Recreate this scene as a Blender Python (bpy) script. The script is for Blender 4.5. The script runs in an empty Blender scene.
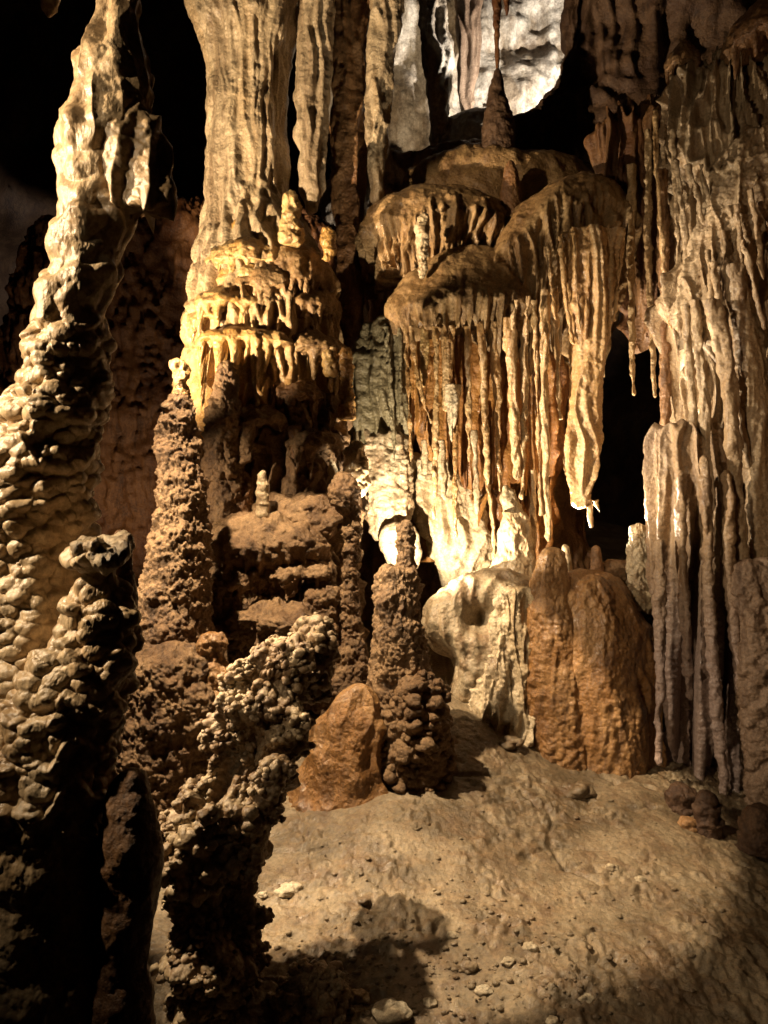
import bpy, math, random
import numpy as np

# ------------------------------------------------------------------ camera, world, lamps, exposure
sc = bpy.context.scene
F = 774.0                                    # focal length in pixels of the 768 x 1024 frame
cam_d = bpy.data.cameras.new('camera')
cam = bpy.data.objects.new('camera', cam_d)
sc.collection.objects.link(cam)
cam.location = (0, 0, 0)
cam.rotation_euler = (math.radians(90), 0, 0)
cam_d.sensor_fit = 'VERTICAL'
cam_d.sensor_height = 36.0
cam_d.lens = F / 1024.0 * 36.0
cam_d.clip_start = 0.05
cam_d.clip_end = 200
sc.camera = cam
sc.render.resolution_x, sc.render.resolution_y = 768, 1024

world = bpy.data.worlds.new('World')
sc.world = world
world.use_nodes = True
world.node_tree.nodes['Background'].inputs[0].default_value = (0.02, 0.02, 0.025, 1)
world.node_tree.nodes['Background'].inputs[1].default_value = 0.0      # underground: no daylight

def spot(name, loc, target, power, col, cone=90, blend=0.3, rad=0.06):
    d = bpy.data.lights.new(name, 'SPOT')
    d.energy = power; d.color = col; d.spot_size = math.radians(cone); d.spot_blend = blend
    d.shadow_soft_size = rad
    o = bpy.data.objects.new(name, d)
    sc.collection.objects.link(o)
    o.location = loc
    from mathutils import Vector
    o.rotation_euler = (Vector(target) - Vector(loc)).to_track_quat('-Z', 'Y').to_euler()
    return o

WARM = (1.0, 0.77, 0.50)
spot('high_floodlight', (-2.2, 4.9, 4.1), (-0.1, 6.2, -2.2), 4000, WARM, 37.5, 0.14, 0.06)         # popcorn column and floor
spot('side_floodlight', (-2.45, 4.5, 0.1), (-0.75, 4.25, -1.4), 620, WARM, 52, 0.5, 0.04)           # left flank of the popcorn column
spot('bottle_fill', (-3.6, 5.2, 0.7), (-1.5, 6.8, -0.35), 680, WARM, 48, 0.6, 0.05)           # extra lamp added to light the bottle stalagmite and the cascade
spot('column_floodlight', (-3.7, 5.3, 0.4), (-1.25, 8.3, 3.1), 3600, WARM, 56, 0.6, 0.05)         # great column, bottle stalagmite
spot('low_floodlight', (-1.9, 5.3, 0.7), (1.9, 7.0, -0.95), 520, (1.0, 0.82, 0.58), 34, 0.6, 0.04)  # boulder and orange mound
spot('niche_floodlight', (0.02, 6.95, -0.75), (1.2, 8.1, 1.2), 640, (1.0, 0.84, 0.60), 116, 0.5, 0.03)  # in the dark hole by the thin column
spot('drapery_fill', (-3.7, 5.4, 1.3), (2.95, 6.95, 1.2), 2900, (1.0, 0.82, 0.60), 30, 0.5, 0.05)  # added from the left to brighten the right drapery
spot('gap_floodlight', (1.75, 8.05, -0.4), (3.0, 7.1, 1.3), 800, (1.0, 0.84, 0.62), 96, 0.5, 0.03)      # behind the orange mound
spot('ledge_floodlight', (-3.6, 5.0, 3.6), (0.8, 8.2, 3.15), 850, WARM, 21, 0.7, 0.05)
spot('rim_floodlight', (-2.6, 1.62, 1.2), (-1.08, 2.15, 0.95), 640, WARM, 96, 0.75, 0.04)           # leaning column
spot('head_fill', (-2.2, 1.1, 1.5), (-0.80, 2.1, 1.12), 110, WARM, 24, 0.6, 0.04)             # second lamp added to brighten the head of the leaning column
spot('alcove_fill', (-3.1, 8.6, -0.6), (-3.3, 11.0, 1.5), 110, WARM, 110, 0.6, 0.05)  # weak fill added so the alcove shelves do not go black
spot('far_floodlight', (3.6, 12.0, 5.0), (1.6, 15.0, 7.6), 2600, (1.0, 0.92, 0.82), 130, 0.6, 0.1)

sc.view_settings.view_transform = 'Standard'
sc.view_settings.look = 'None'
sc.view_settings.exposure = 0.0
sc.view_settings.gamma = 1.0
sc.cycles.max_bounces = 6
sc.cycles.diffuse_bounces = 2
sc.cycles.use_denoising = True

# ------------------------------------------------------------------ noise in numpy
def _h(ix, iy, iz, seed):
    with np.errstate(over='ignore'):
        n = (ix.astype(np.uint32) * np.uint32(374761393) + iy.astype(np.uint32) * np.uint32(668265263)
             + iz.astype(np.uint32) * np.uint32(2147483647 - 58) + np.uint32((seed * 1274126177) & 0xffffffff))
        n = (n ^ (n >> np.uint32(13))) * np.uint32(1274126177)
        n = (n ^ (n >> np.uint32(16))) * np.uint32(2246822519)
        n = n ^ (n >> np.uint32(15))
    return n

def vn(p, seed=0):
    """gradient noise, about -1..1, p (...,3)"""
    p = np.asarray(p, dtype=np.float64)
    i = np.floor(p).astype(np.int64); f = p - i
    u = f * f * f * (f * (f * 6 - 15) + 10)
    out = 0.0
    for dx in (0, 1):
        wx = u[..., 0] if dx else 1 - u[..., 0]
        for dy in (0, 1):
            wy = u[..., 1] if dy else 1 - u[..., 1]
            for dz in (0, 1):
                wz = u[..., 2] if dz else 1 - u[..., 2]
                h = _h(i[..., 0] + dx, i[..., 1] + dy, i[..., 2] + dz, seed)
                gx = (h & np.uint32(1023)) / 511.5 - 1
                gy = ((h >> np.uint32(10)) & np.uint32(1023)) / 511.5 - 1
                gz = ((h >> np.uint32(20)) & np.uint32(1023)) / 511.5 - 1
                out = out + wx * wy * wz * (gx * (f[..., 0] - dx) + gy * (f[..., 1] - dy) + gz * (f[..., 2] - dz))
    return out * 1.5

def fbm(p, o=4, seed=0, gain=0.5):
    s, a, q = 0.0, 1.0, np.asarray(p, dtype=np.float64)
    for k in range(o):
        s = s + a * vn(q, seed + k * 17); a *= gain; q = q * 2.03 + 5.7
    return s

def worley(p, seed=0, jit=0.85):
    p = np.asarray(p, dtype=np.float64)
    i = np.floor(p).astype(np.int64)
    f1 = np.full(p.shape[:-1], 9.0); cid = np.zeros(p.shape[:-1])
    for dx in (-1, 0, 1):
        for dy in (-1, 0, 1):
            for dz in (-1, 0, 1):
                a, b, c = i[..., 0] + dx, i[..., 1] + dy, i[..., 2] + dz
                h = _h(a, b, c, seed)
                ox = ((h & np.uint32(1023)) / 1023.0 - .5) * jit + .5
                oy = (((h >> np.uint32(10)) & np.uint32(1023)) / 1023.0 - .5) * jit + .5
                oz = (((h >> np.uint32(20)) & np.uint32(1023)) / 1023.0 - .5) * jit + .5
                d = (a + ox - p[..., 0]) ** 2 + (b + oy - p[..., 1]) ** 2 + (c + oz - p[..., 2]) ** 2
                m = d < f1
                f1 = np.where(m, d, f1)
                cid = np.where(m, (h >> np.uint32(8)) / 16777216.0, cid)
    return np.sqrt(f1), cid

S3 = lambda a, b, c: np.array([a, b, c], dtype=np.float64)
def flute(P, f=7.0, zs=0.10, seed=0, warp=0.12):
    """vertical ribs, 1 on the crest, -1 in the groove"""
    q = P + warp * np.stack([vn(P * 1.7, seed + 5), vn(P * 1.7 + 9, seed + 6), 0 * P[..., 0]], -1)
    n = vn(q * S3(f, f, f * zs), seed)
    return np.clip(1 - 3.2 * np.abs(n), -1, 1)
def ribs(P, f=8.0, zs=.08, seed=0, w=.13, warp=.05):
    """thin raised drip lines that wander and fork, 0..1"""
    q = P + warp * np.stack([vn(P * S3(2.2, 2.2, 1.3), seed + 5), 0 * P[..., 0], 0 * P[..., 0]], -1)
    return np.exp(-(vn(q * S3(f, f, f * zs), seed) / w) ** 2)
def pop(P, size=0.06, seed=0, r=0.72):
    d, c = worley(P / size, seed)
    return np.sqrt(np.clip(1 - (d / r) ** 2, 0, 1)) * (0.55 + 0.45 * c)
def terr(P, f=3.0, seed=0, wob=0.5, drip=0.25):
    """piled-up shelves: fat at the top edge, drawn in below, the lower edge broken by drips"""
    z = P[..., 2] * f + wob * vn(P * S3(2.2, 2.2, 1.0), seed) + drip * flute(P, 9, .06, seed + 3)
    s = z - np.floor(z)
    return s ** 1.3 * np.clip((1 - s) / 0.16, 0, 1) ** 0.7
def smooth(a, b, x):
    t = np.clip((x - a) / (b - a), 0, 1)
    return t * t * (3 - 2 * t)

# ------------------------------------------------------------------ materials
MATS = {}
def rock(name, c1, c2, c3, scale=2.2, zs=0.35, rough=0.5, bump=0.35, bscale=38, spec=0.4, low=None, speck=0.6, stain=0.75, wet=0.0):
    """limestone: two broad mineral tones, streaks drawn out vertically, fine grain; low=(z0,z1,colour) stains by height"""
    g = 1.22
    c1, c2, c3 = [tuple(v ** g for v in c) for c in (c1, c2, c3)]
    bump *= 1.9
    m = bpy.data.materials.new(name); m.use_nodes = True
    nt = m.node_tree; N = nt.nodes; L = nt.links
    bs = N['Principled BSDF']
    tc = N.new('ShaderNodeTexCoord'); geo = N.new('ShaderNodeNewGeometry')
    mp = N.new('ShaderNodeMapping'); mp.inputs['Scale'].default_value = (1, 1, zs)
    L.new(geo.outputs['Position'], mp.inputs['Vector'])
    n1 = N.new('ShaderNodeTexNoise'); n1.inputs['Scale'].default_value = scale
    n1.inputs['Detail'].default_value = 6; n1.inputs['Roughness'].default_value = 0.62; n1.inputs['Distortion'].default_value = .6
    L.new(mp.outputs[0], n1.inputs['Vector'])
    r1 = N.new('ShaderNodeValToRGB')
    r1.color_ramp.elements[0].position = 0.43; r1.color_ramp.elements[0].color = (*c1, 1)
    r1.color_ramp.elements[1].position = 0.57; r1.color_ramp.elements[1].color = (*c2, 1)
    L.new(n1.outputs['Fac'], r1.inputs['Fac'])
    n2 = N.new('ShaderNodeTexNoise'); n2.inputs['Scale'].default_value = scale * 5.5
    n2.inputs['Detail'].default_value = 7; n2.inputs['Roughness'].default_value = 0.7
    L.new(mp.outputs[0], n2.inputs['Vector'])
    r2 = N.new('ShaderNodeValToRGB')
    r2.color_ramp.elements[0].position = 0.47; r2.color_ramp.elements[0].color = (0, 0, 0, 1)
    r2.color_ramp.elements[1].position = 0.72; r2.color_ramp.elements[1].color = (speck, speck, speck, 1)
    L.new(n2.outputs['Fac'], r2.inputs['Fac'])
    mx = N.new('ShaderNodeMixRGB'); L.new(r2.outputs[0], mx.inputs[0])
    L.new(r1.outputs[0], mx.inputs[1]); mx.inputs[2].default_value = (*c3, 1)
    n3 = N.new('ShaderNodeTexNoise'); n3.inputs['Scale'].default_value = scale * 1.9
    n3.inputs['Detail'].default_value = 9; n3.inputs['Roughness'].default_value = 0.7; n3.inputs['Distortion'].default_value = 1.2
    mp3 = N.new('ShaderNodeMapping'); mp3.inputs['Scale'].default_value = (1, 1, zs * .6 + .05); mp3.inputs['Location'].default_value = (7.3, 2.1, 4.4)
    L.new(geo.outputs['Position'], mp3.inputs['Vector']); L.new(mp3.outputs[0], n3.inputs['Vector'])
    r3 = N.new('ShaderNodeValToRGB')
    r3.color_ramp.elements[0].position = 0.50; r3.color_ramp.elements[0].color = (0, 0, 0, 1)
    r3.color_ramp.elements[1].position = 0.66; r3.color_ramp.elements[1].color = (stain, stain, stain, 1)
    L.new(n3.outputs['Fac'], r3.inputs['Fac'])
    mx3 = N.new('ShaderNodeMixRGB'); L.new(r3.outputs[0], mx3.inputs[0])
    L.new(mx.outputs[0], mx3.inputs[1]); mx3.inputs[2].default_value = (c3[0] * .55, c3[1] * .5, c3[2] * .5, 1)
    out = mx3.outputs[0]
    if low:
        z0, z1, cl = low
        sp = N.new('ShaderNodeSeparateXYZ'); L.new(geo.outputs['Position'], sp.inputs[0])
        mr = N.new('ShaderNodeMapRange'); mr.inputs[1].default_value = z1; mr.inputs[2].default_value = z0
        L.new(sp.outputs[2], mr.inputs[0])
        ad = N.new('ShaderNodeMath'); ad.operation = 'MULTIPLY_ADD'
        L.new(n1.outputs['Fac'], ad.inputs[0]); ad.inputs[1].default_value = 1.6; ad.inputs[2].default_value = -.8
        a2 = N.new('ShaderNodeMath'); a2.operation = 'ADD'; a2.use_clamp = True
        L.new(mr.outputs[0], a2.inputs[0]); L.new(ad.outputs[0], a2.inputs[1])
        mz = N.new('ShaderNodeMixRGB'); L.new(a2.outputs[0], mz.inputs[0])
        L.new(out, mz.inputs[1]); mz.inputs[2].default_value = (*cl, 1)
        out = mz.outputs[0]
    n5 = N.new('ShaderNodeTexNoise'); n5.inputs['Scale'].default_value = bscale * 1.3
    n5.inputs['Detail'].default_value = 5; n5.inputs['Roughness'].default_value = 0.75
    L.new(geo.outputs['Position'], n5.inputs['Vector'])
    r5 = N.new('ShaderNodeMapRange'); r5.inputs[1].default_value = .35; r5.inputs[2].default_value = .65
    r5.inputs[3].default_value = .62; r5.inputs[4].default_value = 1.25
    L.new(n5.outputs['Fac'], r5.inputs[0])
    m5 = N.new('ShaderNodeVectorMath'); m5.operation = 'SCALE'
    L.new(out, m5.inputs[0]); L.new(r5.outputs[0], m5.inputs['Scale'])
    out = m5.outputs[0]
    L.new(out, bs.inputs['Base Color'])
    bs.inputs['Specular IOR Level'].default_value = spec
    rr = N.new('ShaderNodeMapRange'); rr.inputs[3].default_value = rough - .22; rr.inputs[4].default_value = rough + .12
    L.new(n2.outputs['Fac'], rr.inputs[0]); L.new(rr.outputs[0], bs.inputs['Roughness'])
    nb = N.new('ShaderNodeTexNoise'); nb.inputs['Scale'].default_value = bscale
    nb.inputs['Detail'].default_value = 8; nb.inputs['Roughness'].default_value = 0.68
    L.new(geo.outputs['Position'], nb.inputs['Vector'])
    vb = N.new('ShaderNodeTexVoronoi'); vb.inputs['Scale'].default_value = bscale * .8
    L.new(geo.outputs['Position'], vb.inputs['Vector'])
    mm = N.new('ShaderNodeMath'); mm.operation = 'MULTIPLY_ADD'
    L.new(vb.outputs['Distance'], mm.inputs[0]); mm.inputs[1].default_value = -.35; L.new(nb.outputs['Fac'], mm.inputs[2])
    bp = N.new('ShaderNodeBump'); bp.inputs['Strength'].default_value = bump; bp.inputs['Distance'].default_value = 0.6 / bscale * 1.6
    L.new(mm.outputs[0], bp.inputs['Height']); L.new(bp.outputs[0], bs.inputs['Normal'])
    if wet:
        cr = N.new('ShaderNodeValToRGB')
        cr.color_ramp.elements[0].position = .40; cr.color_ramp.elements[0].color = (0, 0, 0, 1)
        cr.color_ramp.elements[1].position = .58; cr.color_ramp.elements[1].color = (wet, wet, wet, 1)
        L.new(n3.outputs['Fac'], cr.inputs[0]); L.new(cr.outputs[0], bs.inputs['Coat Weight'])
        bs.inputs['Coat Roughness'].default_value = .16; bs.inputs['Coat IOR'].default_value = 1.36
        b2 = N.new('ShaderNodeBump'); b2.inputs['Strength'].default_value = .35; b2.inputs['Distance'].default_value = .02
        L.new(nb.outputs['Fac'], b2.inputs['Height']); L.new(b2.outputs[0], bs.inputs['Coat Normal'])
    MATS[name] = m
    return m

CREAM = rock('cream_flowstone', (.52, .39, .24), (.62, .50, .34), (.42, .28, .14), rough=.4, bump=.14, stain=.5, wet=0.5)
TAN = rock('tan_column', (.44, .345, .23), (.55, .45, .31), (.25, .16, .08), zs=.12, rough=.4, low=(0.8, 2.8, (.44, .24, .07)), wet=0.5)
OCHRE = rock('ochre_flowstone', (.47, .29, .10), (.57, .41, .20), (.33, .16, .045), rough=.36, spec=.5, wet=0.8)
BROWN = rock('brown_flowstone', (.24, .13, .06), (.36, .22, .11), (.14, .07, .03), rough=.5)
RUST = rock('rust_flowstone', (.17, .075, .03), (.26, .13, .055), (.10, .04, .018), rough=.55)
COARSE = rock('coarse_brown_crust', (.22, .135, .068), (.33, .22, .12), (.13, .07, .03), zs=.8, rough=.6, bump=.5)
POP = rock('cave_popcorn', (.25, .17, .095), (.44, .35, .23), (.18, .105, .05), zs=1, scale=7, rough=.55, bump=.2)
DRIP = rock('drip_cream', (.52, .34, .16), (.62, .46, .27), (.42, .22, .07), zs=.1, scale=3, rough=.34, spec=.5, wet=0.7)
LEDGE = rock('ledge_brown', (.30, .19, .085), (.38, .26, .13), (.20, .11, .045), zs=.6, rough=.6, wet=0.35)
AMBER = rock('amber_backing', (.32, .15, .04), (.42, .23, .075), (.20, .075, .02), zs=.12, rough=.5, wet=0.6)
PALE = rock('pale_flow', (.50, .40, .26), (.62, .52, .37), (.36, .24, .12), zs=.5, scale=3, rough=.45, wet=0.4)
RUST2 = rock('red_brown_curtain', (.20, .10, .045), (.28, .16, .075), (.12, .05, .02), zs=.08, rough=.5)
GREY = rock('grey_green_curtain', (.21, .175, .105), (.32, .27, .17), (.12, .09, .045), zs=.1, rough=.5)
STONE = rock('grey_boulder', (.34, .275, .185), (.47, .385, .265), (.32, .19, .085), zs=.7, rough=.42, scale=1.6, wet=0.5)
ORANGE = rock('orange_mound', (.34, .185, .066), (.43, .26, .115), (.20, .095, .03), zs=.4, rough=.46, spec=.5, bump=.42, scale=3, wet=0.9)
RIGHT = rock('greyish_drapery', (.40, .29, .175), (.54, .42, .28), (.24, .14, .065), zs=.1, rough=.45, wet=0.5)
MAUVE = rock('mauve_fold', (.32, .225, .155), (.42, .31, .225), (.20, .12, .07), zs=.25, rough=.5)
SHELF = rock('shelf_flowstone', (.36, .245, .14), (.47, .345, .215), (.24, .14, .07), zs=.12, rough=.45, low=(-1.3, -.2, (.31, .22, .18)), wet=0.5)
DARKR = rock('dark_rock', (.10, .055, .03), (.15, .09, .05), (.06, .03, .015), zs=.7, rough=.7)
FARW = rock('far_white_rock', (.36, .29, .21), (.64, .58, .49), (.17, .12, .08), zs=.35, scale=1.1, stain=.6, speck=.6, rough=.55, bump=.25, bscale=14)
MUD = rock('muddy_floor', (.17, .13, .082), (.33, .265, .18), (.30, .205, .115), zs=1, scale=1.5, rough=.45, bump=.3, speck=.7, bscale=26, wet=0.45)
PEB = rock('pale_stone', (.50, .42, .30), (.62, .55, .42), (.40, .31, .2), zs=1, scale=6, rough=.6)

# ------------------------------------------------------------------ mesh helpers
def W(px, py, Y):
    return np.array([(px - 384) / F * Y, Y, (512 - py) / F * Y])

def link_mesh(name, V, Q, T, mat, base=None, parent=None):
    me = bpy.data.meshes.new(name)
    V = np.asarray(V, dtype=np.float64).reshape(-1, 3)
    if base is None: base = np.array([V[:, 0].mean(), V[:, 1].mean(), V[:, 2].min()])
    base = np.asarray(base, dtype=np.float64)
    me.vertices.add(len(V)); me.vertices.foreach_set('co', (V - base).astype(np.float32).ravel())
    nq, ntri = len(Q), len(T)
    loops = np.concatenate([np.asarray(Q).reshape(-1), np.asarray(T).reshape(-1)]).astype(np.int32)
    me.loops.add(len(loops)); me.loops.foreach_set('vertex_index', loops)
    me.polygons.add(nq + ntri)
    st = np.concatenate([np.arange(nq) * 4, nq * 4 + np.arange(ntri) * 3]).astype(np.int32)
    me.polygons.foreach_set('loop_start', st)
    me.polygons.foreach_set('use_smooth', np.ones(nq + ntri, dtype=bool))
    me.update(calc_edges=True); me.validate()
    me.materials.append(mat)
    o = bpy.data.objects.new(name, me)
    sc.collection.objects.link(o)
    if parent is not None:
        o.parent = parent
        o.location = base - np.array(parent.location)
    else:
        o.location = base
    return o

def grid_faces(nz, ns, closed=True):
    i = np.arange(nz - 1)[:, None] * ns
    if closed:
        j = np.arange(ns)[None, :]; j2 = (j + 1) % ns
    else:
        j = np.arange(ns - 1)[None, :]; j2 = j + 1
    a = i + j; b = i + j2
    return np.stack([a, a + ns, b + ns, b], -1).reshape(-1, 4)

def normals(G, closed=True):
    if closed:
        du = np.roll(G, -1, 1) - np.roll(G, 1, 1)
    else:
        du = np.gradient(G, axis=1)
    dv = np.gradient(G, axis=0)
    n = np.cross(du, dv)
    l = np.linalg.norm(n, axis=-1, keepdims=True)
    return n / np.maximum(l, 1e-9)

def ring_mesh(G):
    nz, ns = G.shape[:2]
    V = np.concatenate([G.reshape(-1, 3), G[0].mean(0)[None], G[-1].mean(0)[None]])
    Q = grid_faces(nz, ns)
    j = np.arange(ns); j2 = (j + 1) % ns
    T = np.concatenate([np.stack([np.full(ns, nz * ns), j, j2], -1),
                        np.stack([np.full(ns, nz * ns + 1), (nz - 1) * ns + j2, (nz - 1) * ns + j], -1)])
    return V, Q, T

def tube(rows, Y=8.0, asp=0.8, res=1.7, disp=None, top=0, bot=0, sm=7, maxseg=700, rag=0, rf=14, rs=0):
    """closed body of revolution-like rings from (py, xl, xr[, Y]) rows; asp is its depth to width"""
    rows = [(r[0], r[1], r[2], r[3] if len(r) > 3 else Y) for r in rows]
    R = np.array(rows, dtype=np.float64)
    n = max(6, int((R[-1, 0] - R[0, 0]) / res) + 1)
    py = np.linspace(R[0, 0], R[-1, 0], n)
    col = []
    for k in (1, 2, 3):
        c = np.interp(py, R[:, 0], R[:, k])
        w = max(1, int(sm / res))
        for _ in range(2):
            pad = np.concatenate([2 * c[0] - c[1:w + 1][::-1], c, 2 * c[-1] - c[-w - 1:-1][::-1]])
            c = np.convolve(pad, np.ones(2 * w + 1) / (2 * w + 1), 'valid') if n > 2 * w + 2 else c
        col.append(c)
    xl, xr, Yc = col
    cx = (xl + xr) / 2; a = np.maximum((xr - xl) / 2, .3)
    if top:
        t = np.clip((py - py[0]) / top, 0, 1); a = a * np.sqrt(np.clip(1 - (1 - t) ** 2, .0004, 1))
    if bot:
        t = np.clip((py[-1] - py) / bot, 0, 1); a = a * np.sqrt(np.clip(1 - (1 - t) ** 2, .0004, 1))
    aw = a / F * Yc
    ns = int(np.clip(2 * math.pi * aw.max() * (1 + asp) / 2 / (res * Yc.mean() / F), 14, maxseg))
    th = np.arange(ns) / ns * 2 * math.pi + math.pi / 2
    C = np.stack([(cx - 384) / F * Yc, Yc, (512 - py) / F * Yc], -1)
    G = C[:, None, :] + np.stack([aw[:, None] * np.cos(th), aw[:, None] * asp * np.sin(th), np.zeros((n, ns))], -1)
    if disp is not None:
        Nn = normals(G)
        if (Nn[n // 2] * (G[n // 2] - C[n // 2])).sum() < 0: Nn = -Nn
        D = disp(G, Nn, py[:, None] + 0 * th[None, :], 384 + G[..., 0] / G[..., 1] * F)
        D = D + .0017 * Yc.mean() ** .5 * (.45 if Yc.mean() < 3 else 1) * fbm(G * (90 / Yc.mean()), 4, 900, .65)
        lim = np.minimum(1, aw / (aw.max() * .25 + 1e-6))[:, None]
        G = G + Nn * (D * lim)[..., None]
    if rag:
        u = G[int(n * .7)]
        dr = np.clip(.25 + 1.5 * vn(u * S3(rf, rf, .0) + rs, rs) + .5 * vn(u * S3(rf * .3, rf * .3, 0) + rs, rs + 1), .0, 1.4) ** 1.3
        wgt = smooth(R[-1, 0] - 14, R[-1, 0], py)
        G[..., 2] -= wgt[:, None] * dr[None, :] * rag / F * Yc[-1]
    V, Q, T = ring_mesh(G)
    # rings run from the top down with theta anticlockwise: check outward winding once
    c0 = G.reshape(-1, 3).mean(0)
    k = len(Q) // 2
    q = V[Q[k]]; fn = np.cross(q[1] - q[0], q[2] - q[1])
    ring = G[int(Q[k][0]) // ns].mean(0)
    if np.dot(fn, q.mean(0) - ring) < 0:
        Q = Q[:, ::-1]; T = T[:, ::-1]
    return V, Q, T

def jelly(xl, xr, pt, plip, Y, drip=20, asp=.8, seed=0, f=14, rib=.02, rough=.012, res=1.5, pw=1.25, wav=.35, tuck=.85):
    """a domed ledge with a fringe: dome, lip, drips of differing length, and the underside drawn in"""
    R = (xr - xl) / 2 / F * Y; H = (plip - pt) / F * Y; L = drip / F * Y
    c = W((xl + xr) / 2, pt, Y)
    n1 = max(14, int((R + H) / (res * Y / F))); n2 = max(10, int((L * 1.5 + .06) / (res * Y / F))); n3 = 12
    t1 = np.linspace(0.02, 1, n1); t2 = np.linspace(0, 1, n2 + 1)[1:]; t3 = np.linspace(0, 1, n3 + 1)[1:]
    r = np.concatenate([np.sin(t1 * math.pi / 2) ** pw, 1 - .06 * t2, .94 - (.94 - tuck) * t3])
    z = np.concatenate([-(1 - np.cos(t1 * math.pi / 2)) * H, -H + 0 * t2, -H + 0 * t3])
    hang = np.concatenate([smooth(.75, 1, t1) * 0, t2, 1 - .45 * t3])
    lipw = np.concatenate([smooth(.45, 1, t1), 1 + 0 * t2, 1 - .5 * t3])
    ns = int(np.clip(2 * math.pi * R * (1 + asp) / 2 / (res * Y / F), 40, 600))
    th = np.arange(ns) / ns * 2 * math.pi
    u = np.stack([np.cos(th) * R, np.sin(th) * R * asp, 0 * th], -1) + c
    ridge = np.clip(1 - 3 * np.abs(vn(u * f * .5, seed)), -.6, 1)
    dr = np.clip(vn(u * f, seed + 3) * 1.6 + .5, .25, 1.3) ** 1.4 * (0.6 + .5 * vn(u * 2.5, seed + 4)) 
    lob = 1 + wav * vn(u * 1.6, seed + 8)
    rr = r[:, None] * R * (1 + (lob[None, :] - 1) * lipw[:, None])
    G = np.zeros((len(r), ns, 3)); tw = r[:, None] * (1 - r[:, None] * .55)
    wid = 1 - .5 * hang[:, None] ** .7 * (1 - np.clip(dr, 0, 1))[None, :] * .35
    G[..., 0] = c[0] + rr * np.cos(th) * wid
    G[..., 1] = c[1] + rr * np.sin(th) * asp * wid
    G[..., 2] = c[2] + z[:, None] - hang[:, None] * L * np.clip(dr, .02, 2)[None, :] + .16 * H * vn(u * 2.1, seed + 9)[None, :] * lipw[:, None] + .22 * H * tw * vn(u * 3.3, seed + 13)[None, :]
    rad = np.stack([np.cos(th), np.sin(th), 0 * th], -1)[None]
    G = G + rad * (rib * ridge[None, :] * lipw[:, None])[..., None]
    Nn = normals(G); mid = G[n1 // 2]
    if (Nn[n1 // 2] * (mid - mid.mean(0))).sum() < 0: Nn = -Nn
    D = rough * fbm(G * 9, 4, seed + 11) + .6 * rough * lipw[:, None] * (pop(G, .045, seed + 2) - .4)
    G = G + Nn * D[..., None]
    V, Q, T = ring_mesh(G)
    q = V[Q[len(Q) // 4]]; fn = np.cross(q[1] - q[0], q[2] - q[1])
    if np.dot(fn, q.mean(0) - c - np.array([0, 0, -H])) < 0:
        Q = Q[:, ::-1]; T = T[:, ::-1]
    return V, Q, T

def merge(parts):
    Vs, Qs, Ts, k = [], [], [], 0
    for V, Q, T in parts:
        Vs.append(V); Qs.append(np.asarray(Q).reshape(-1, 4) + k); Ts.append(np.asarray(T).reshape(-1, 3) + k); k += len(V)
    return np.concatenate(Vs), np.concatenate(Qs), np.concatenate(Ts)

def nodules(geo, n, r0, r1, seed, out=.28):
    """round knobs of differing size half sunk into a surface, one mesh"""
    V, Q, T = geo
    rng = np.random.RandomState(seed)
    Q = np.asarray(Q); k = rng.randint(0, len(Q), n * 3)
    m = vn(V[Q[k][:, 0]] * 6.5, seed + 1) + .35 * vn(V[Q[k][:, 0]] * 17, seed + 2) > -.02
    k = k[m][:n]; n = len(k)
    A = V[Q[k]]; c = A.mean(1)
    nn = np.cross(A[:, 2] - A[:, 0], A[:, 3] - A[:, 1]); nn /= np.maximum(np.linalg.norm(nn, axis=1, keepdims=True), 1e-9)
    r = r0 + (r1 - r0) * rng.rand(n) ** 2.2
    nz, ns = 8, 11
    ph = np.linspace(.12, math.pi - .12, nz)[:, None]; th = (np.arange(ns) / ns * 2 * math.pi)[None]
    d = np.stack([np.sin(ph) * np.cos(th), np.sin(ph) * np.sin(th), np.cos(ph) + 0 * th], -1)
    out_ = []
    for i in range(n):
        G = c[i] + nn[i] * r[i] * out + d * r[i] * (1 + .6 * vn(d * 1.3 + i * 3.1, seed))[..., None] * S3(1, 1, .85)
        out_.append(ring_mesh(G))
    return merge(out_)
def knobbly(geo, n, r0, r1, seed):
    return merge([geo, nodules(geo, n, r0, r1, seed)])

def tag(o, label, cat, group=None):
    o['label'] = label; o['category'] = cat
    if group: o['group'] = group
    return o
def root(name, loc, label, cat, group=None):
    o = bpy.data.objects.new(name, None); o.empty_display_size = .2
    sc.collection.objects.link(o); o.location = loc
    return tag(o, label, cat, group)
def thing(name, geo, mat, label, cat, group=None):
    return tag(link_mesh(name, *geo, mat), label, cat, group)
def part(name, geo, mat, parent, label=None):
    o = link_mesh(name, *geo, mat, parent=parent)
    if label: o['label'] = label
    return o
def struct(name, geo, mat):
    o = link_mesh(name, *geo, mat); o['kind'] = 'structure'; return o

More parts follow.
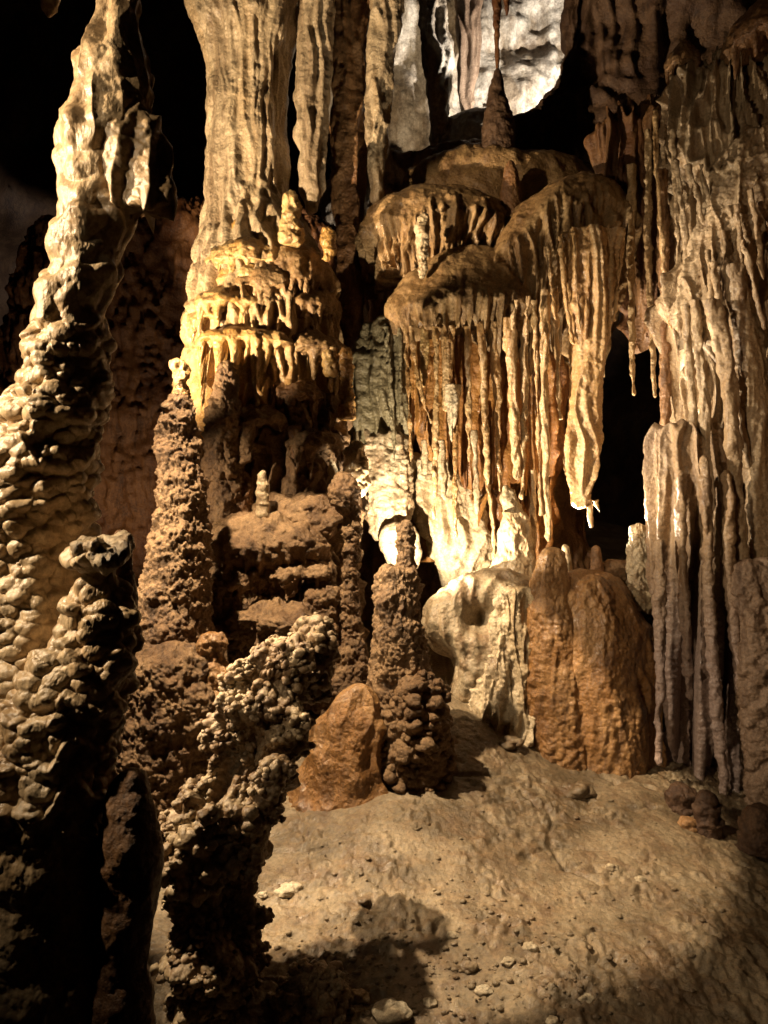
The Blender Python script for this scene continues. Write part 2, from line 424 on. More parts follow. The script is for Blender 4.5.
# ready-made surface reliefs
def d_fbm(a=.03, f=5, seed=0, o=5): return lambda P, N, py, px: a * fbm(P * f, o, seed)
def d_flute(a=.04, f=7, zs=.1, seed=0, a2=.015, f2=9):
    return lambda P, N, py, px: a * flute(P, f, zs, seed) + a2 * fbm(P * f2, 4, seed + 2) + .35 * a * flute(P, f * 2.6, zs, seed + 7)
def d_pop(a=.04, s=.07, seed=0, a2=.05, f2=2.5, s2=None):
    return lambda P, N, py, px: a * pop(P, s, seed) + .35 * a * pop(P, s * .45, seed + 4) + a2 * fbm(P * f2, 3, seed + 1)
def d_crust(a=.03, s=.05, seed=0, a2=.05, f2=3):
    return lambda P, N, py, px: a * .75 * pop(P * S3(1, 1, .8), s * .6, seed) * (.7 + .8 * vn(P * 6, seed + 3)) + .3 * a * pop(P, s * .33, seed + 8) + .03 * fbm(P * 9, 5, seed + 5, .6) + a2 * fbm(P * f2, 4, seed + 1)
def d_terr(a=.08, f=3, seed=0, a2=.02, fl=.02):
    return lambda P, N, py, px: a * terr(P, f, seed) + a2 * fbm(P * 8, 4, seed + 2) + fl * flute(P, 11, .08, seed + 9)

# ------------------------------------------------------------------ ground, chamber shell
def gz(X, Y):
    X = np.asarray(X, float); Y = np.asarray(Y, float)
    z = -2.65 + .2 * (Y - 4) - .06 * np.maximum(X, 0) - .02 * np.maximum(X - 1.5, 0) ** 2
    z = z + .10 * np.exp(-((X + .2) ** 2 / .5 + (Y - 5.9) ** 2 / .5))
    z = z + .34 * np.exp(-((X - .62) ** 2 / .45 + (Y - 7.0) ** 2 / .55))
    P = np.stack([X, Y, 0 * X], -1)
    z = z + .10 * vn(P * .8, 3) + .022 * vn(P * 2.3, 5)
    rg = smooth(-.1, .5, vn(P * .9, 8) + .25 * smooth(5.2, 4.2, Y))
    z = z + (.005 + .022 * rg) * fbm(P * 9, 7, 11, .68) + .04 * smooth(.1, .5, fbm(P * 2.1, 3, 17)) * fbm(P * 15, 4, 19) + .010 * rg * (pop(P, .09, 13) )
    z = z - .03 * smooth(.35, .6, vn(P * 5.5, 27)) * smooth(0, .3, vn(P * 1.3, 28)) + .03 * np.clip(1 - np.abs(vn(P * S3(.8, 1.1, 1), 29)) / .10, 0, 1) * fbm(P * 12, 4, 30)
    cr = np.abs(vn(P * S3(1.6, 2.6, 1), 21)); z = z - .035 * np.clip(1 - cr / .035, 0, 1) * smooth(-.1, .3, vn(P * 1.1, 23))
    return z
def axis(segs):
    out = [np.array([segs[0][0]])]
    for a, b, h in segs: out.append(np.linspace(a, b, max(2, int((b - a) / h)) + 1)[1:])
    return np.concatenate(out)
ax = axis([(-13, -2.2, .3), (-2.2, 3.6, .013), (3.6, 13, .3)])
ay = axis([(-9, 3.4, .3), (3.4, 7.4, .013), (7.4, 19, .3)])
GX, GY = np.meshgrid(ax, ay)
GG = np.stack([GX, GY, gz(GX, GY)], -1)
struct('ground', (GG.reshape(-1, 3), grid_faces(len(ay), len(ax), False), np.zeros((0, 3), int)), MUD)

def shell():
    nz, ns = 200, 360
    ph = np.linspace(.02, math.pi - .02, nz)[:, None]; th = (np.arange(ns) / ns * 2 * math.pi)[None]
    d = np.stack([np.sin(ph) * np.cos(th), np.sin(ph) * np.sin(th), np.cos(ph) + 0 * th], -1)
    G = d * S3(14, 17, 17) + S3(0, 5, 1.2)
    G = G * 1.0 + d * (1.6 * fbm(G * .35, 5, 31) + .5 * flute(G, .8, .3, 33))[..., None]
    return ring_mesh(G)
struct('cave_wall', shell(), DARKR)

# back walls of the chamber (real rock masses with thickness)
struct('rock_wall', tube([(140, 402, 560), (170, 385, 580), (230, 372, 590), (330, 352, 590), (420, 340, 585), (520, 320, 585), (600, 310, 600), (640, 300, 800), (760, 290, 1000), (900, 290, 1000)], 10.4, .16, 2.2,
       lambda P, N, py, px: .12 * fbm(P * 1.6, 5, 41) + .05 * flute(P, 4, .15, 43), top=30, sm=14), BROWN)
struct('rock_wall', tube([(205, 40, 330), (260, 20, 350), (420, 0, 360), (560, 0, 360), (700, -40, 360), (900, -60, 360)], 11.0, .14, 2.2,
       lambda P, N, py, px: .16 * terr(P, 1.15, 45, .7, .35) + .05 * fbm(P * 5, 5, 46) + .03 * flute(P, 8, .06, 47), top=40, sm=12), RUST)
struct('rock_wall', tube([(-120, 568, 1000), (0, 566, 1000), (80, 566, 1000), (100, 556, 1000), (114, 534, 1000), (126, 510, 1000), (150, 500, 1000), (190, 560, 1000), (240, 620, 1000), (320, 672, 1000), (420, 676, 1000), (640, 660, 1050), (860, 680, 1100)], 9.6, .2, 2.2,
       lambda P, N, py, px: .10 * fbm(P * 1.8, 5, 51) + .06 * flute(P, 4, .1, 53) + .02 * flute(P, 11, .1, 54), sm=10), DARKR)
struct('rock_wall', tube([(-160, 330, 640), (40, 330, 700), (150, 330, 700), (240, 330, 700)], 15.2, .2, 2.4,
       lambda P, N, py, px: .25 * fbm(P * .9, 6, 61) + .14 * flute(P, 2.4, .2, 62) + .05 * fbm(P * 4, 5, 63, .55), sm=10), FARW)
struct('rock_wall', tube([(-300, 850, 1300, 5.5), (200, 830, 1300, 5.5), (600, 850, 1300, 5.3), (1000, 900, 1300, 5)], 5.5, .6, 4,
       lambda P, N, py, px: .12 * fbm(P * 1.8, 5, 71) + .05 * flute(P, 5, .1, 72), sm=10), BROWN)

# ------------------------------------------------------------------ left foreground
t = root('leaning_column', W(20, 1580, 2.2), 'tall cream column in the left foreground leaning up to the roof, knobbly left side and dark right side', 'column')
LC = [(-60, 92, 152), (0, 93, 147), (14, 92, 146), (30, 87, 145), (50, 79, 150), (65, 73, 160), (90, 67, 164), (115, 60, 165), (135, 54, 163), (160, 54, 150), (200, 54, 138),
      (232, 49, 133), (265, 45, 128), (290, 36, 119), (320, 26, 110), (345, 24, 107), (380, 18, 105), (410, 12, 103), (430, 5, 100), (450, -6, 98), (500, -16, 96), (560, -24, 95), (620, -34, 98), (700, -50, 100), (800, -60, 105), (1024, -70, 120), (1580, -90, 150)]
def d_lean(P, N, py, px):
    k = smooth(230, 300, py)
    a = .022 * terr(P, 6.2, 81, .8, .25) * smooth(150, 230, py) * (1 - smooth(470, 560, py))
    b = .026 * pop(P * S3(1, 1, 1.7), .06, 82) * smooth(310, 350, py)
    c = .008 * fbm(P * 9, 4, 83) + .010 * flute(P, 13, .12, 84) * (1 - smooth(140, 220, py)) + .03 * fbm(P * 4, 2, 85) + .02 * np.abs(vn(P * S3(9, 9, 13), 86))
    return a + b + c - .026
part('shaft', tube(LC, 2.2, .9, 1.3, d_lean, sm=5), CREAM, t)
part('drip_cape', tube([(112, 96, 148), (128, 88, 164), (150, 86, 167), (172, 92, 170), (188, 98, 174), (198, 106, 176), (206, 114, 173)], 2.16, .5, 1.1,
     lambda P, N, py, px: .012 * flute(P, 18, .10, 87) + .008 * fbm(P * 16, 4, 88) + .006 * pop(P, .03, 89), sm=4, rag=14, rf=30, rs=2), CREAM, t)

FG = [(536, 84, 122), (546, 76, 134), (560, 72, 128), (572, 84, 120), (585, 74, 128), (600, 62, 135), (615, 60, 138), (640, 48, 136), (670, 30, 130), (700, 10, 125), (745, -10, 118), (800, -25, 118), (1024, -40, 140), (1300, -60, 160)]   # foreground stump
def d_fg(P, N, py, px):
    return (.024 * terr(P, 7.5, 91, .9, .3) + .026 * pop(P * S3(1, 1, 1.6), .06, 92)) * (1 - .8 * smooth(790, 840, py)) + .012 * fbm(P * 11, 5, 93) + .03 * vn(P * 5, 94) - .022
t = root('stalagmite', W(50, 1300, 1.9), 'knobbly foreground stalagmite with a pale notched cap, in front of the leaning column', 'stalagmite')
part('trunk', tube(FG, 2.02, .8, 1.2, d_fg, top=8, sm=4), CREAM, t)
part('cap', tube([(534, 88, 118), (541, 80, 131), (550, 74, 134), (558, 73, 126), (564, 84, 118)], 1.99, .8, .9, lambda P, N, py, px: .030 * fbm(P * 14, 4, 95) + .008 * pop(P, .03, 96), top=5, bot=5, sm=3), PALE, t)
thing('stalagmite', tube([(530, 116, 126), (560, 114, 134), (600, 116, 138), (640, 112, 136)], 2.1, .8, 1.2, d_fbm(.012, 10, 97), top=8, sm=4), BROWN,
      'dark slim stump rising just behind the pale notched cap of the foreground stalagmite', 'stalagmite')
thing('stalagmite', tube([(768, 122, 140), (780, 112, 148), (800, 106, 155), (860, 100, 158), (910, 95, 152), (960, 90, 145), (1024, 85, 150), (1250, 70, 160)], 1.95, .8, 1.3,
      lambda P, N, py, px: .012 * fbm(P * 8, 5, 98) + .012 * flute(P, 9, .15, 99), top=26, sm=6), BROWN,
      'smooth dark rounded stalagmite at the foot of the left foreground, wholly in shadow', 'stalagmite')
# unseen rock added left of the frame to shade the foot of the foreground
thing('boulder', tube([(840, -420, -60), (880, -560, -20), (1000, -650, -10), (1400, -700, -10)], 2.45, .35, 5, d_fbm(.05, 3, 100), top=40), DARKR,
      'unseen rock shoulder added left of the frame to shade the foreground foot', 'boulder')

# ------------------------------------------------------------------ popcorn column
t = root('popcorn_column', W(210, 1030, 4.2), 'leaning column covered all over in pale knobbly cave popcorn, black on its right side', 'column')
PC = [(640, 252, 304, 4.5), (652, 236, 314, 4.48), (675, 222, 316, 4.46), (710, 216, 312, 4.44), (745, 210, 308, 4.4), (775, 198, 298, 4.35), (800, 174, 290, 4.3), (830, 160, 280, 4.25), (860, 162, 268, 4.2), (890, 168, 262, 4.2), (940, 162, 262, 4.15), (980, 166, 262, 4.15), (1010, 170, 264, 4.1), (1045, 160, 275, 4.1)]
def d_popc(P, N, py, px):
    big = smooth(770, 810, py) * (1 - smooth(880, 910, py))
    return .055 * pop(P, .066, 111, .66) * (1 - big) + .075 * pop(P, .10, 115, .68) * big + .014 * pop(P, .03, 112) + .14 * vn(P * 3.4, 113) + .10 * vn(P * 7, 114) - .07
part('shaft', knobbly(tube(PC, 4.5, .75, 1.0, d_popc, top=14, sm=5), 3600, .007, .030, 801), POP, t)
part('big_nodules', nodules(tube([(790, 170, 290, 4.3), (830, 158, 276, 4.22), (880, 164, 262, 4.18)], 4.25, .75, 3.0, d_popc, sm=5), 110, .03, .062, 811, .4), POP, t)
part('side_strand', knobbly(tube([(758, 264, 290), (775, 258, 286), (800, 250, 278), (830, 244, 270), (855, 242, 262), (880, 243, 258)], 4.12, .8, .9,
     lambda P, N, py, px: .032 * pop(P, .055, 117, .78) + .01 * pop(P, .025, 118) - .012, top=6, bot=8, sm=4), 160, .010, .03, 807), POP, t)
thing('popcorn_cluster', knobbly(tube([(616, 304, 316), (630, 298, 329), (650, 290, 334), (672, 284, 333), (695, 290, 326)], 4.75, .8, 1.0,
      lambda P, N, py, px: .05 * pop(P, .075, 121, .78) + .015 * pop(P, .035, 122) + .06 * vn(P * 5, 123) - .03, top=6, bot=10, sm=4), 220, .014, .045, 803), POP,
      'ragged popcorn cluster crowning the popcorn column, below the fluted brown ledge', 'rock cluster')
thing('popcorn_cluster', knobbly(tube([(966, 305, 335), (980, 288, 345), (995, 276, 350), (1015, 268, 352), (1040, 262, 350)], 4.05, .8, .9,
      lambda P, N, py, px: .04 * pop(P, .06, 125, .78) + .012 * pop(P, .03, 126) + .05 * vn(P * 6, 127) - .03, top=10, sm=4), 260, .012, .035, 805), POP,
      'low popcorn cluster lying on the floor to the right of the popcorn column foot', 'rock cluster')

# ------------------------------------------------------------------ left middle: bottle stalagmite, mound
t = root('stalagmite', W(172, 690, 6.4), 'tall bottle-shaped crusty stalagmite with a narrow pale neck, left of the ochre column', 'stalagmite')
part('body', tube([(392, 173, 187), (405, 168, 189), (420, 165, 193), (440, 162, 198), (480, 160, 203), (520, 156, 206), (560, 148, 207), (600, 140, 208), (640, 134, 209), (690, 128, 214)], 6.4, .9, 1.1,
     d_crust(.045, .06, 131, .035, 3.5), sm=5), COARSE, t)
part('neck', tube([(360, 175, 187), (366, 172, 189), (374, 172, 189), (382, 175, 186), (396, 172, 188)], 6.4, .9, .9, d_crust(.012, .04, 132, .01), top=5, sm=2), TAN, t)
thing('mound', tube([(640, 150, 200), (655, 130, 212), (690, 114, 222), (740, 110, 228), (800, 112, 240), (880, 110, 250)], 6.0, .8, 1.2, d_crust(.04, .065, 135, .06, 2.2), top=20, sm=6), COARSE,
      'rounded crusty brown mound below the bottle-shaped stalagmite', 'mound')
thing('flowstone', tube([(634, 202, 220), (650, 196, 226), (675, 194, 230), (700, 198, 228), (720, 202, 224)], 5.95, .5, 1.2, d_crust(.03, .06, 137, .05), top=8, bot=8), ORANGE,
      'small ochre flowstone patch between the crusty mound and the popcorn column', 'flowstone')

# ------------------------------------------------------------------ great ochre column and its neighbours
t = root('great_column', W(250, 480, 8.3), 'great ribbed column, grey-tan above and ochre below, with piled flowstone terraces on its front', 'column')
BC = [(-80, 180, 302), (0, 189, 297), (25, 196, 294), (45, 205, 292), (70, 211, 288), (100, 212, 286), (140, 209, 284), (190, 207, 284), (215, 205, 296), (240, 202, 312, 8.25), (270, 199, 322, 8.2), (310, 195, 330, 8.12), (350, 194, 335, 8.05), (400, 193, 332, 8.0), (440, 196, 325, 8.1), (470, 200, 320, 8.2)]
part('shaft', tube(BC, 8.3, .8, 1.4, lambda P, N, py, px: .035 * flute(P, 5, .07, 141) + .018 * flute(P, 12, .1, 142) + .018 * fbm(P * 6, 5, 143) + .04 * fbm(P * 1.7, 2, 144) + (.05 * terr(P, 2.4, 145) + .05 * flute(P, 8, .05, 146, .05)) * smooth(215, 290, py), sm=6), TAN, t)
JT = [(222, 268, 218, 242, 30, 7.86), (210, 290, 240, 268, 34, 7.78), (216, 274, 262, 284, 34, 7.70), (188, 268, 288, 312, 40, 7.74), (256, 336, 244, 286, 60, 7.78), (240, 304, 264, 294, 44, 7.66),
      (198, 300, 328, 350, 70, 7.68), (250, 348, 330, 356, 70, 7.76), (196, 250, 300, 324, 40, 7.72), (280, 345, 290, 310, 50, 7.8)]
for i, (a, b, p0, p1, dr, y) in enumerate(JT):
    part('terrace', jelly(a, b, p0, p1, y + .12, dr, 1.0, 150 + i * 7, 11, .03, .022, tuck=.92, wav=.5), OCHRE if a < 235 else LEDGE, t)

def drop(name, rows, Y, mat, label, cat, group=None, disp=None, top=4, bot=4, asp=.9, res=1.1, sm=3):
    return thing(name, tube(rows, Y, asp, res, disp or d_fbm(.012, 12, int(rows[0][0] * 7 + rows[0][1]) % 997), top=top, bot=bot, sm=sm), mat, label, cat, group)

part('lower_terrace', jelly(268, 326, 380, 398, 7.6, 40, 1.0, 158, 11, .03, .03), BROWN, t)
part('lower_terrace', jelly(230, 290, 404, 424, 7.5, 44, 1.0, 159, 11, .03, .03), COARSE, t)
part('lower_terrace', jelly(290, 345, 428, 448, 7.5, 44, 1.0, 160, 11, .03, .03), COARSE, t)
drop('stalagmite', [(192, 286, 296), (200, 283, 299), (220, 282, 300), (244, 280, 301)], 7.6, OCHRE, 'short nodular stalagmite standing highest on the terraces of the great column', 'stalagmite', disp=d_crust(.03, .05, 161, .02))
drop('stalagmite', [(228, 323, 331), (238, 321, 334), (262, 324, 333)], 7.6, OCHRE, 'tiny pale stalagmite on the right rim of the terraces beside the dark columns', 'stalagmite', disp=d_crust(.02, .05, 162, .02))
drop('stalagmite', [(345, 323, 334), (352, 321, 337), (376, 324, 336)], 7.5, OCHRE, 'small knob stalagmite right of the lowest broad terrace of the great column', 'stalagmite', disp=d_crust(.03, .05, 163, .02))
drop('stalagmite', [(348, 341, 350), (358, 339, 352), (384, 342, 352), (420, 338, 356)], 7.5, OCHRE, 'slim pale-tipped stalagmite next to the grey-green curtain', 'stalagmite', disp=d_crust(.03, .05, 164, .02))
drop('stalagmite', [(362, 223, 233), (372, 219, 234), (392, 216, 236), (410, 211, 238), (432, 209, 240), (460, 212, 236), (480, 214, 234)], 7.2, COARSE,
     'dark lumpy stalagmite in front of the lowest terrace of the great column', 'stalagmite', disp=d_crust(.05, .07, 165, .04))
drop('hanging_column', [(-60, 300, 334), (0, 301, 333), (60, 298, 331), (120, 295, 326), (160, 299, 325), (190, 302, 323), (214, 307, 318)], 8.2, TAN, 'slender hanging column just right of the great column', 'column',
     disp=lambda P, N, py, px: .03 * flute(P, 8, .08, 171) + .02 * fbm(P * 7, 4, 172), asp=.9, sm=6, res=1.4)
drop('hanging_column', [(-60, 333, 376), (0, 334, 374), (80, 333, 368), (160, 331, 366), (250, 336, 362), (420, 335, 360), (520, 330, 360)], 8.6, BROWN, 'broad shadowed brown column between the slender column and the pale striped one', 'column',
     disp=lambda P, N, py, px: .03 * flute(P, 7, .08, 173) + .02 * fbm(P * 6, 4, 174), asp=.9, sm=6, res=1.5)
drop('hanging_column', [(-60, 372, 412), (0, 372, 403), (30, 370, 399), (70, 368, 393), (120, 366, 389), (170, 370, 386), (205, 374, 382)], 8.3, TAN, 'pale striped hanging column at the left edge of the bright opening', 'column',
     disp=lambda P, N, py, px: .03 * flute(P, 9, .08, 175) + .02 * fbm(P * 7, 4, 176), asp=.8, sm=6, res=1.4)

# ------------------------------------------------------------------ left middle cluster
thing('flowstone', tube([(396, 244, 330), (420, 236, 340), (480, 222, 345), (520, 208, 345), (600, 203, 350), (700, 203, 350)], 7.75, .5, 1.3,
      lambda P, N, py, px: .09 * flute(P, 6, .10, 181) + .10 * terr(P, 2.6, 182) + .04 * fbm(P * 6, 5, 183) + .03 * pop(P, .08, 184), top=12, sm=6), COARSE,
      'dark fluted flowstone bank under the terraces, behind the knobbly ledges', 'flowstone')
t = root('ledge', W(258, 640, 7.2), 'broad brown crusty ledge with long fluted legs beneath it, right of the bottle-shaped stalagmite', 'ledge')
part('ledge_top', tube([(516, 228, 300), (524, 210, 312), (540, 205, 318), (565, 205, 316), (600, 207, 312), (640, 209, 308), (665, 205, 312)], 7.15, .5, 1.1,
     lambda P, N, py, px: .10 * np.where(py > 545, np.exp(-(py - 545) / 30.0), np.exp((py - 545) / 25.0)) + .08 * flute(P, 6, .10, 191) * smooth(535, 570, py) - .20 * smooth(548, 585, py) + .04 * fbm(P * 6, 5, 192) + .035 * pop(P, .07, 193), top=22, sm=8), COARSE, t)
for i, (a, b, p0, p1, dr, y) in enumerate([(208, 286, 562, 586, 34, 7.1), (262, 338, 552, 574, 30, 7.15), (236, 322, 596, 618, 36, 7.0), (205, 262, 612, 632, 30, 6.95)]):
    part('tier', jelly(a, b, p0, p1, y, dr, .9, 196 + i * 5, 11, .03, .05, pw=1.6, wav=.9), COARSE, t)
for i, (rows, mt) in enumerate([([(545, 206, 224), (590, 208, 220), (640, 209, 218)], COARSE), ([(548, 224, 236), (590, 221, 231), (640, 217, 229)], COARSE), ([(550, 236, 248), (600, 233, 243), (648, 226, 245)], COARSE),
                               ([(545, 258, 300), (590, 262, 300), (650, 250, 310)], BROWN)]):
    part('leg', tube(rows, 6.95 if i < 3 else 7.2, .8, 1.2, d_crust(.03, .05, 195 + i, .02), sm=4), mt, t)
thing('ledge', tube([(496, 275, 336), (504, 262, 341), (520, 256, 344), (545, 258, 342), (580, 262, 338), (620, 262, 335)], 7.35, .5, 1.1,
      lambda P, N, py, px: .10 * np.where(py > 522, np.exp(-(py - 522) / 20.0), np.exp((py - 522) / 20.0)) + .07 * flute(P, 7, .10, 201) * smooth(515, 540, py) - .26 * smooth(530, 556, py) + .05 * fbm(P * 6, 5, 202) + .03 * pop(P, .06, 203), top=12, sm=4), COARSE,
      'pale-topped narrow ledge joining the thin column with the bulb head', 'ledge')
thing('mound', tube([(580, 312, 330), (590, 304, 338), (610, 300, 342), (640, 296, 344), (690, 290, 350)], 7.0, .8, 1.2, d_crust(.03, .06, 203, .04), top=14), COARSE,
      'shadowed crusty hump left of the thin column foot', 'mound')
t = root('thin_column', W(345, 690, 7.0), 'thin crusty column with a bulbous head and a flared cone foot', 'column')
part('shaft', tube([(486, 338, 358), (500, 342, 359), (530, 344, 359), (555, 344, 358), (580, 342, 357), (610, 341, 357), (630, 338, 362), (655, 328, 367), (680, 320, 369), (710, 314, 372)], 7.0, .9, 1.1, d_crust(.03, .05, 205, .02), sm=5), COARSE, t)
part('head', tube([(474, 336, 350), (482, 331, 355), (494, 330, 356), (506, 333, 352), (514, 340, 350)], 6.95, .9, 1.0, d_crust(.03, .05, 207, .02), top=8, bot=5), COARSE, t)
drop('stalagmite', [(441, 351, 358), (450, 346, 365), (464, 344, 368), (480, 346, 368), (498, 348, 364)], 7.2, CREAM, 'pale pointed knob behind the bulbous head of the thin column', 'stalagmite', disp=d_crust(.02, .05, 209, .02))
drop('stalagmite', [(443, 331, 337), (452, 329, 339), (466, 328, 340), (490, 326, 342)], 7.5, PALE, 'tiny white stalagmite in the dark niche left of the pale pointed knob', 'stalagmite')
drop('stalagmite', [(470, 259, 266), (490, 257, 268), (520, 256, 270)], 7.0, PALE, 'pale ringed stalagmite standing on the broad brown ledge', 'stalagmite', disp=lambda P, N, py, px: .008 * terr(P, 12, 211, .4, .1) + .012 * fbm(P * 14, 4, 212))
drop('stalagmite', [(424, 289, 301), (432, 288, 302), (440, 291, 299), (470, 291, 299), (505, 288, 302)], 7.4, BROWN, 'slim brown stalagmite with a flat cap in the niche above the narrow ledge', 'stalagmite')
drop('stalagmite', [(470, 240, 248), (490, 236, 252), (525, 232, 254)], 7.3, BROWN, 'squat dark stalagmite left of the pale ringed one', 'stalagmite', disp=d_crust(.03, .05, 213, .02))
drop('stalagmite', [(450, 208, 236), (470, 204, 242), (500, 204, 244), (530, 206, 246)], 7.3, COARSE, 'dark crusty hump right of the bottle-shaped stalagmite, above the broad ledge', 'stalagmite', disp=d_crust(.04, .06, 215, .03), top=12, bot=0)

# ------------------------------------------------------------------ middle: stubby stalagmite, cone mound, boulder
t = root('stalagmite', W(405, 775, 6.3), 'stubby dark crusty stalagmite with a thin finger on top, before the grey boulder', 'stalagmite')
part('body', tube([(566, 382, 410), (580, 377, 417), (610, 376, 419), (650, 373, 423), (690, 370, 430), (730, 372, 440), (780, 378, 442)], 6.3, .9, 1.1, d_crust(.05, .06, 221, .04), top=6, sm=5), COARSE, t)
part('finger', tube([(523, 400, 411), (532, 398, 412), (555, 397, 413), (580, 395, 415)], 6.3, .9, 1.0, d_crust(.02, .045, 223, .015), top=5), COARSE, t)
part('knob_foot', knobbly(tube([(676, 405, 436), (695, 398, 442), (725, 392, 446), (755, 390, 446), (785, 395, 440)], 6.1, .8, 1.0, d_pop(.05, .085, 225, .05), top=10), 200, .02, .07, 809), COARSE, t)
thing('mound', tube([(683, 352, 368), (696, 336, 377), (725, 314, 385), (755, 304, 389), (785, 293, 393), (806, 280, 404), (835, 255, 420)], 6.1, .8, 1.2,
      lambda P, N, py, px: .03 * fbm(P * 4, 5, 227) + .02 * flute(P, 6, .2, 228), top=8, sm=8), ORANGE, 'smooth orange cone-shaped mound at the back of the floor, left of the stubby stalagmite', 'mound')
def d_boul(P, N, py, px):
    h = np.exp(-(((px - 480) / 20) ** 2 + ((py - 612) / 15) ** 2)) + .7 * np.exp(-(((px - 440) / 16) ** 2 + ((py - 665) / 22) ** 2))
    return .05 * fbm(P * 2.6, 5, 231) + .03 * flute(P, 6, .2, 232) + .012 * fbm(P * 12, 4, 233) - .36 * h
thing('boulder', tube([(568, 476, 512), (578, 456, 532), (594, 434, 548), (630, 422, 552), (660, 428, 556), (690, 445, 560), (712, 462, 560), (732, 450, 562), (750, 430, 570), (780, 420, 575)], 7.3, .6, 1.2, d_boul, top=14, sm=8), STONE,
      'rounded grey and cream boulder with a dark hollow, left of the orange domed mound', 'boulder')
t = root('mound', W(590, 800, 7.1), 'large wet orange domed mound with little bumps on top, behind the floor', 'mound')
part('dome', tube([(568, 552, 606), (582, 538, 622), (605, 526, 640), (650, 517, 655), (700, 519, 660), (740, 526, 662), (768, 518, 672), (790, 502, 690), (820, 480, 700)], 7.15, .6, 1.2,
     lambda P, N, py, px: .025 * fbm(P * 3, 4, 235) + .03 * flute(P, 5, .15, 236) + .018 * pop(P * S3(1, 1, .8), .06, 237) * smooth(560, 600, px), top=26, sm=8), ORANGE, t)
def d_lobe(sd): return lambda P, N, py, px: .02 * fbm(P * 4, 4, sd) + .012 * flute(P, 8, .12, sd + 1) + .02 * pop(P * S3(1, 1, .8), .04, sd + 2) * smooth(-.2, .3, vn(P * 2.2, sd + 3)) + .01 * fbm(P * 14, 4, sd + 4)
part('bump', tube([(547, 543, 560), (556, 538, 563), (580, 534, 567), (620, 527, 576), (680, 521, 590), (740, 526, 600), (800, 530, 605)], 6.98, .9, 1.1, d_lobe(239), top=10, sm=10), ORANGE, t)
part('bump', tube([(574, 582, 602), (586, 575, 609), (612, 566, 620), (660, 558, 634), (720, 560, 646), (800, 562, 650)], 6.95, .85, 1.1, d_lobe(243), top=14, sm=10), ORANGE, t)
drop('stalagmite', [(544, 562, 568), (556, 561, 571), (580, 559, 574)], 7.3, CREAM, 'tiny pale stalagmite between the two bumps of the orange domed mound', 'stalagmite')
drop('stalagmite', [(545, 593, 600), (556, 591, 602), (572, 587, 604), (590, 585, 606)], 7.4, BROWN, 'small pale-tipped stalagmite right of the bumps on the orange domed mound', 'stalagmite')
drop('stalagmite', [(523, 636, 643), (535, 630, 648), (550, 628, 650), (575, 628, 651), (610, 626, 655)], 7.2, PALE, 'white-tipped stalagmite beside the left edge of the fluted right-hand shelf', 'stalagmite', disp=d_crust(.03, .05, 243, .03))
thing('flowstone', tube([(588, 502, 528), (610, 496, 530), (650, 490, 533), (690, 480, 538), (715, 470, 546), (740, 455, 556)], 7.0, .5, 1.0,
      lambda P, N, py, px: .05 * flute(P, 7, .08, 247) + .03 * fbm(P * 7, 5, 249, .6) + .03 * ribs(P, 12, .12, 250), top=10, sm=6), PALE, 'cream flowstone sheet draped over the seam between the grey boulder and the orange domed mound', 'flowstone')
thing('boulder', tube([(560, 600, 650), (575, 590, 662), (600, 590, 668), (680, 600, 670), (790, 610, 672)], 7.5, .6, 1.4, d_crust(.03, .07, 245, .06), top=14), COARSE, 'crusty brown rock shoulder between the orange domed mound and the fluted shelf', 'boulder')
t = root('pedestal', W(515, 595, 7.7), 'blocky cream and orange pedestal with a curled white tip, rising behind the grey boulder', 'stalagmite')
part('block', tube([(512, 503, 526), (525, 500, 531), (550, 497, 534), (568, 490, 538), (582, 478, 548), (600, 462, 556), (640, 452, 562)], 7.6, .7, 1.1, d_fbm(.03, 7, 247), sm=3), CREAM, t)
part('tip', tube([(485, 503, 508), (494, 499, 516), (504, 500, 521), (514, 505, 525), (522, 508, 528)], 7.65, .7, 1.0, d_fbm(.02, 12, 248), top=5), PALE, t)

# ------------------------------------------------------------------ centre: walls behind the stalactites
thing('flowstone', tube([(300, 378, 560), (330, 372, 570), (400, 372, 565), (450, 385, 560), (500, 400, 550), (560, 420, 540)], 8.7, .22, 1.4,
      lambda P, N, py, px: .14 * flute(P, 6, .05, 251, .05) + .03 * fbm(P * 4, 5, 252), sm=8), AMBER, 'amber back wall of flowstone behind the row of hanging stalactites', 'flowstone')
thing('flowstone', tube([(452, 404, 430), (462, 402, 452), (480, 404, 470), (510, 411, 483), (540, 424, 490), (565, 436, 488), (590, 448, 480), (606, 455, 470)], 8.35, .4, 1.2,
      lambda P, N, py, px: .05 * fbm(P * 4, 6, 253, .6) + .04 * flute(P, 5, .2, 254), top=6, sm=4), PALE, 'bright cream flow of rock slanting down beneath the hanging stalactites', 'flowstone')
t = root('curtain', W(380, 545, 8.1), 'grey-green ribbed curtain with a paler ragged lower half, left of the stalactite row', 'drapery')
part('ribbed_sheet', tube([(316, 374, 402), (330, 360, 404), (360, 351, 406), (420, 350, 408), (450, 352, 408)], 8.15, .5, 1.2, lambda P, N, py, px: .05 * flute(P, 9, .04, 257) + .02 * fbm(P * 9, 4, 258), top=12, sm=4), GREY, t)
part('lower_sheet', tube([(430, 354, 406), (470, 358, 410), (505, 366, 412), (525, 370, 408), (540, 374, 398)], 8.1, .5, 1.2, lambda P, N, py, px: .04 * flute(P, 8, .15, 259) + .03 * fbm(P * 12, 4, 260, .6), top=10, bot=8, sm=4), STONE, t)
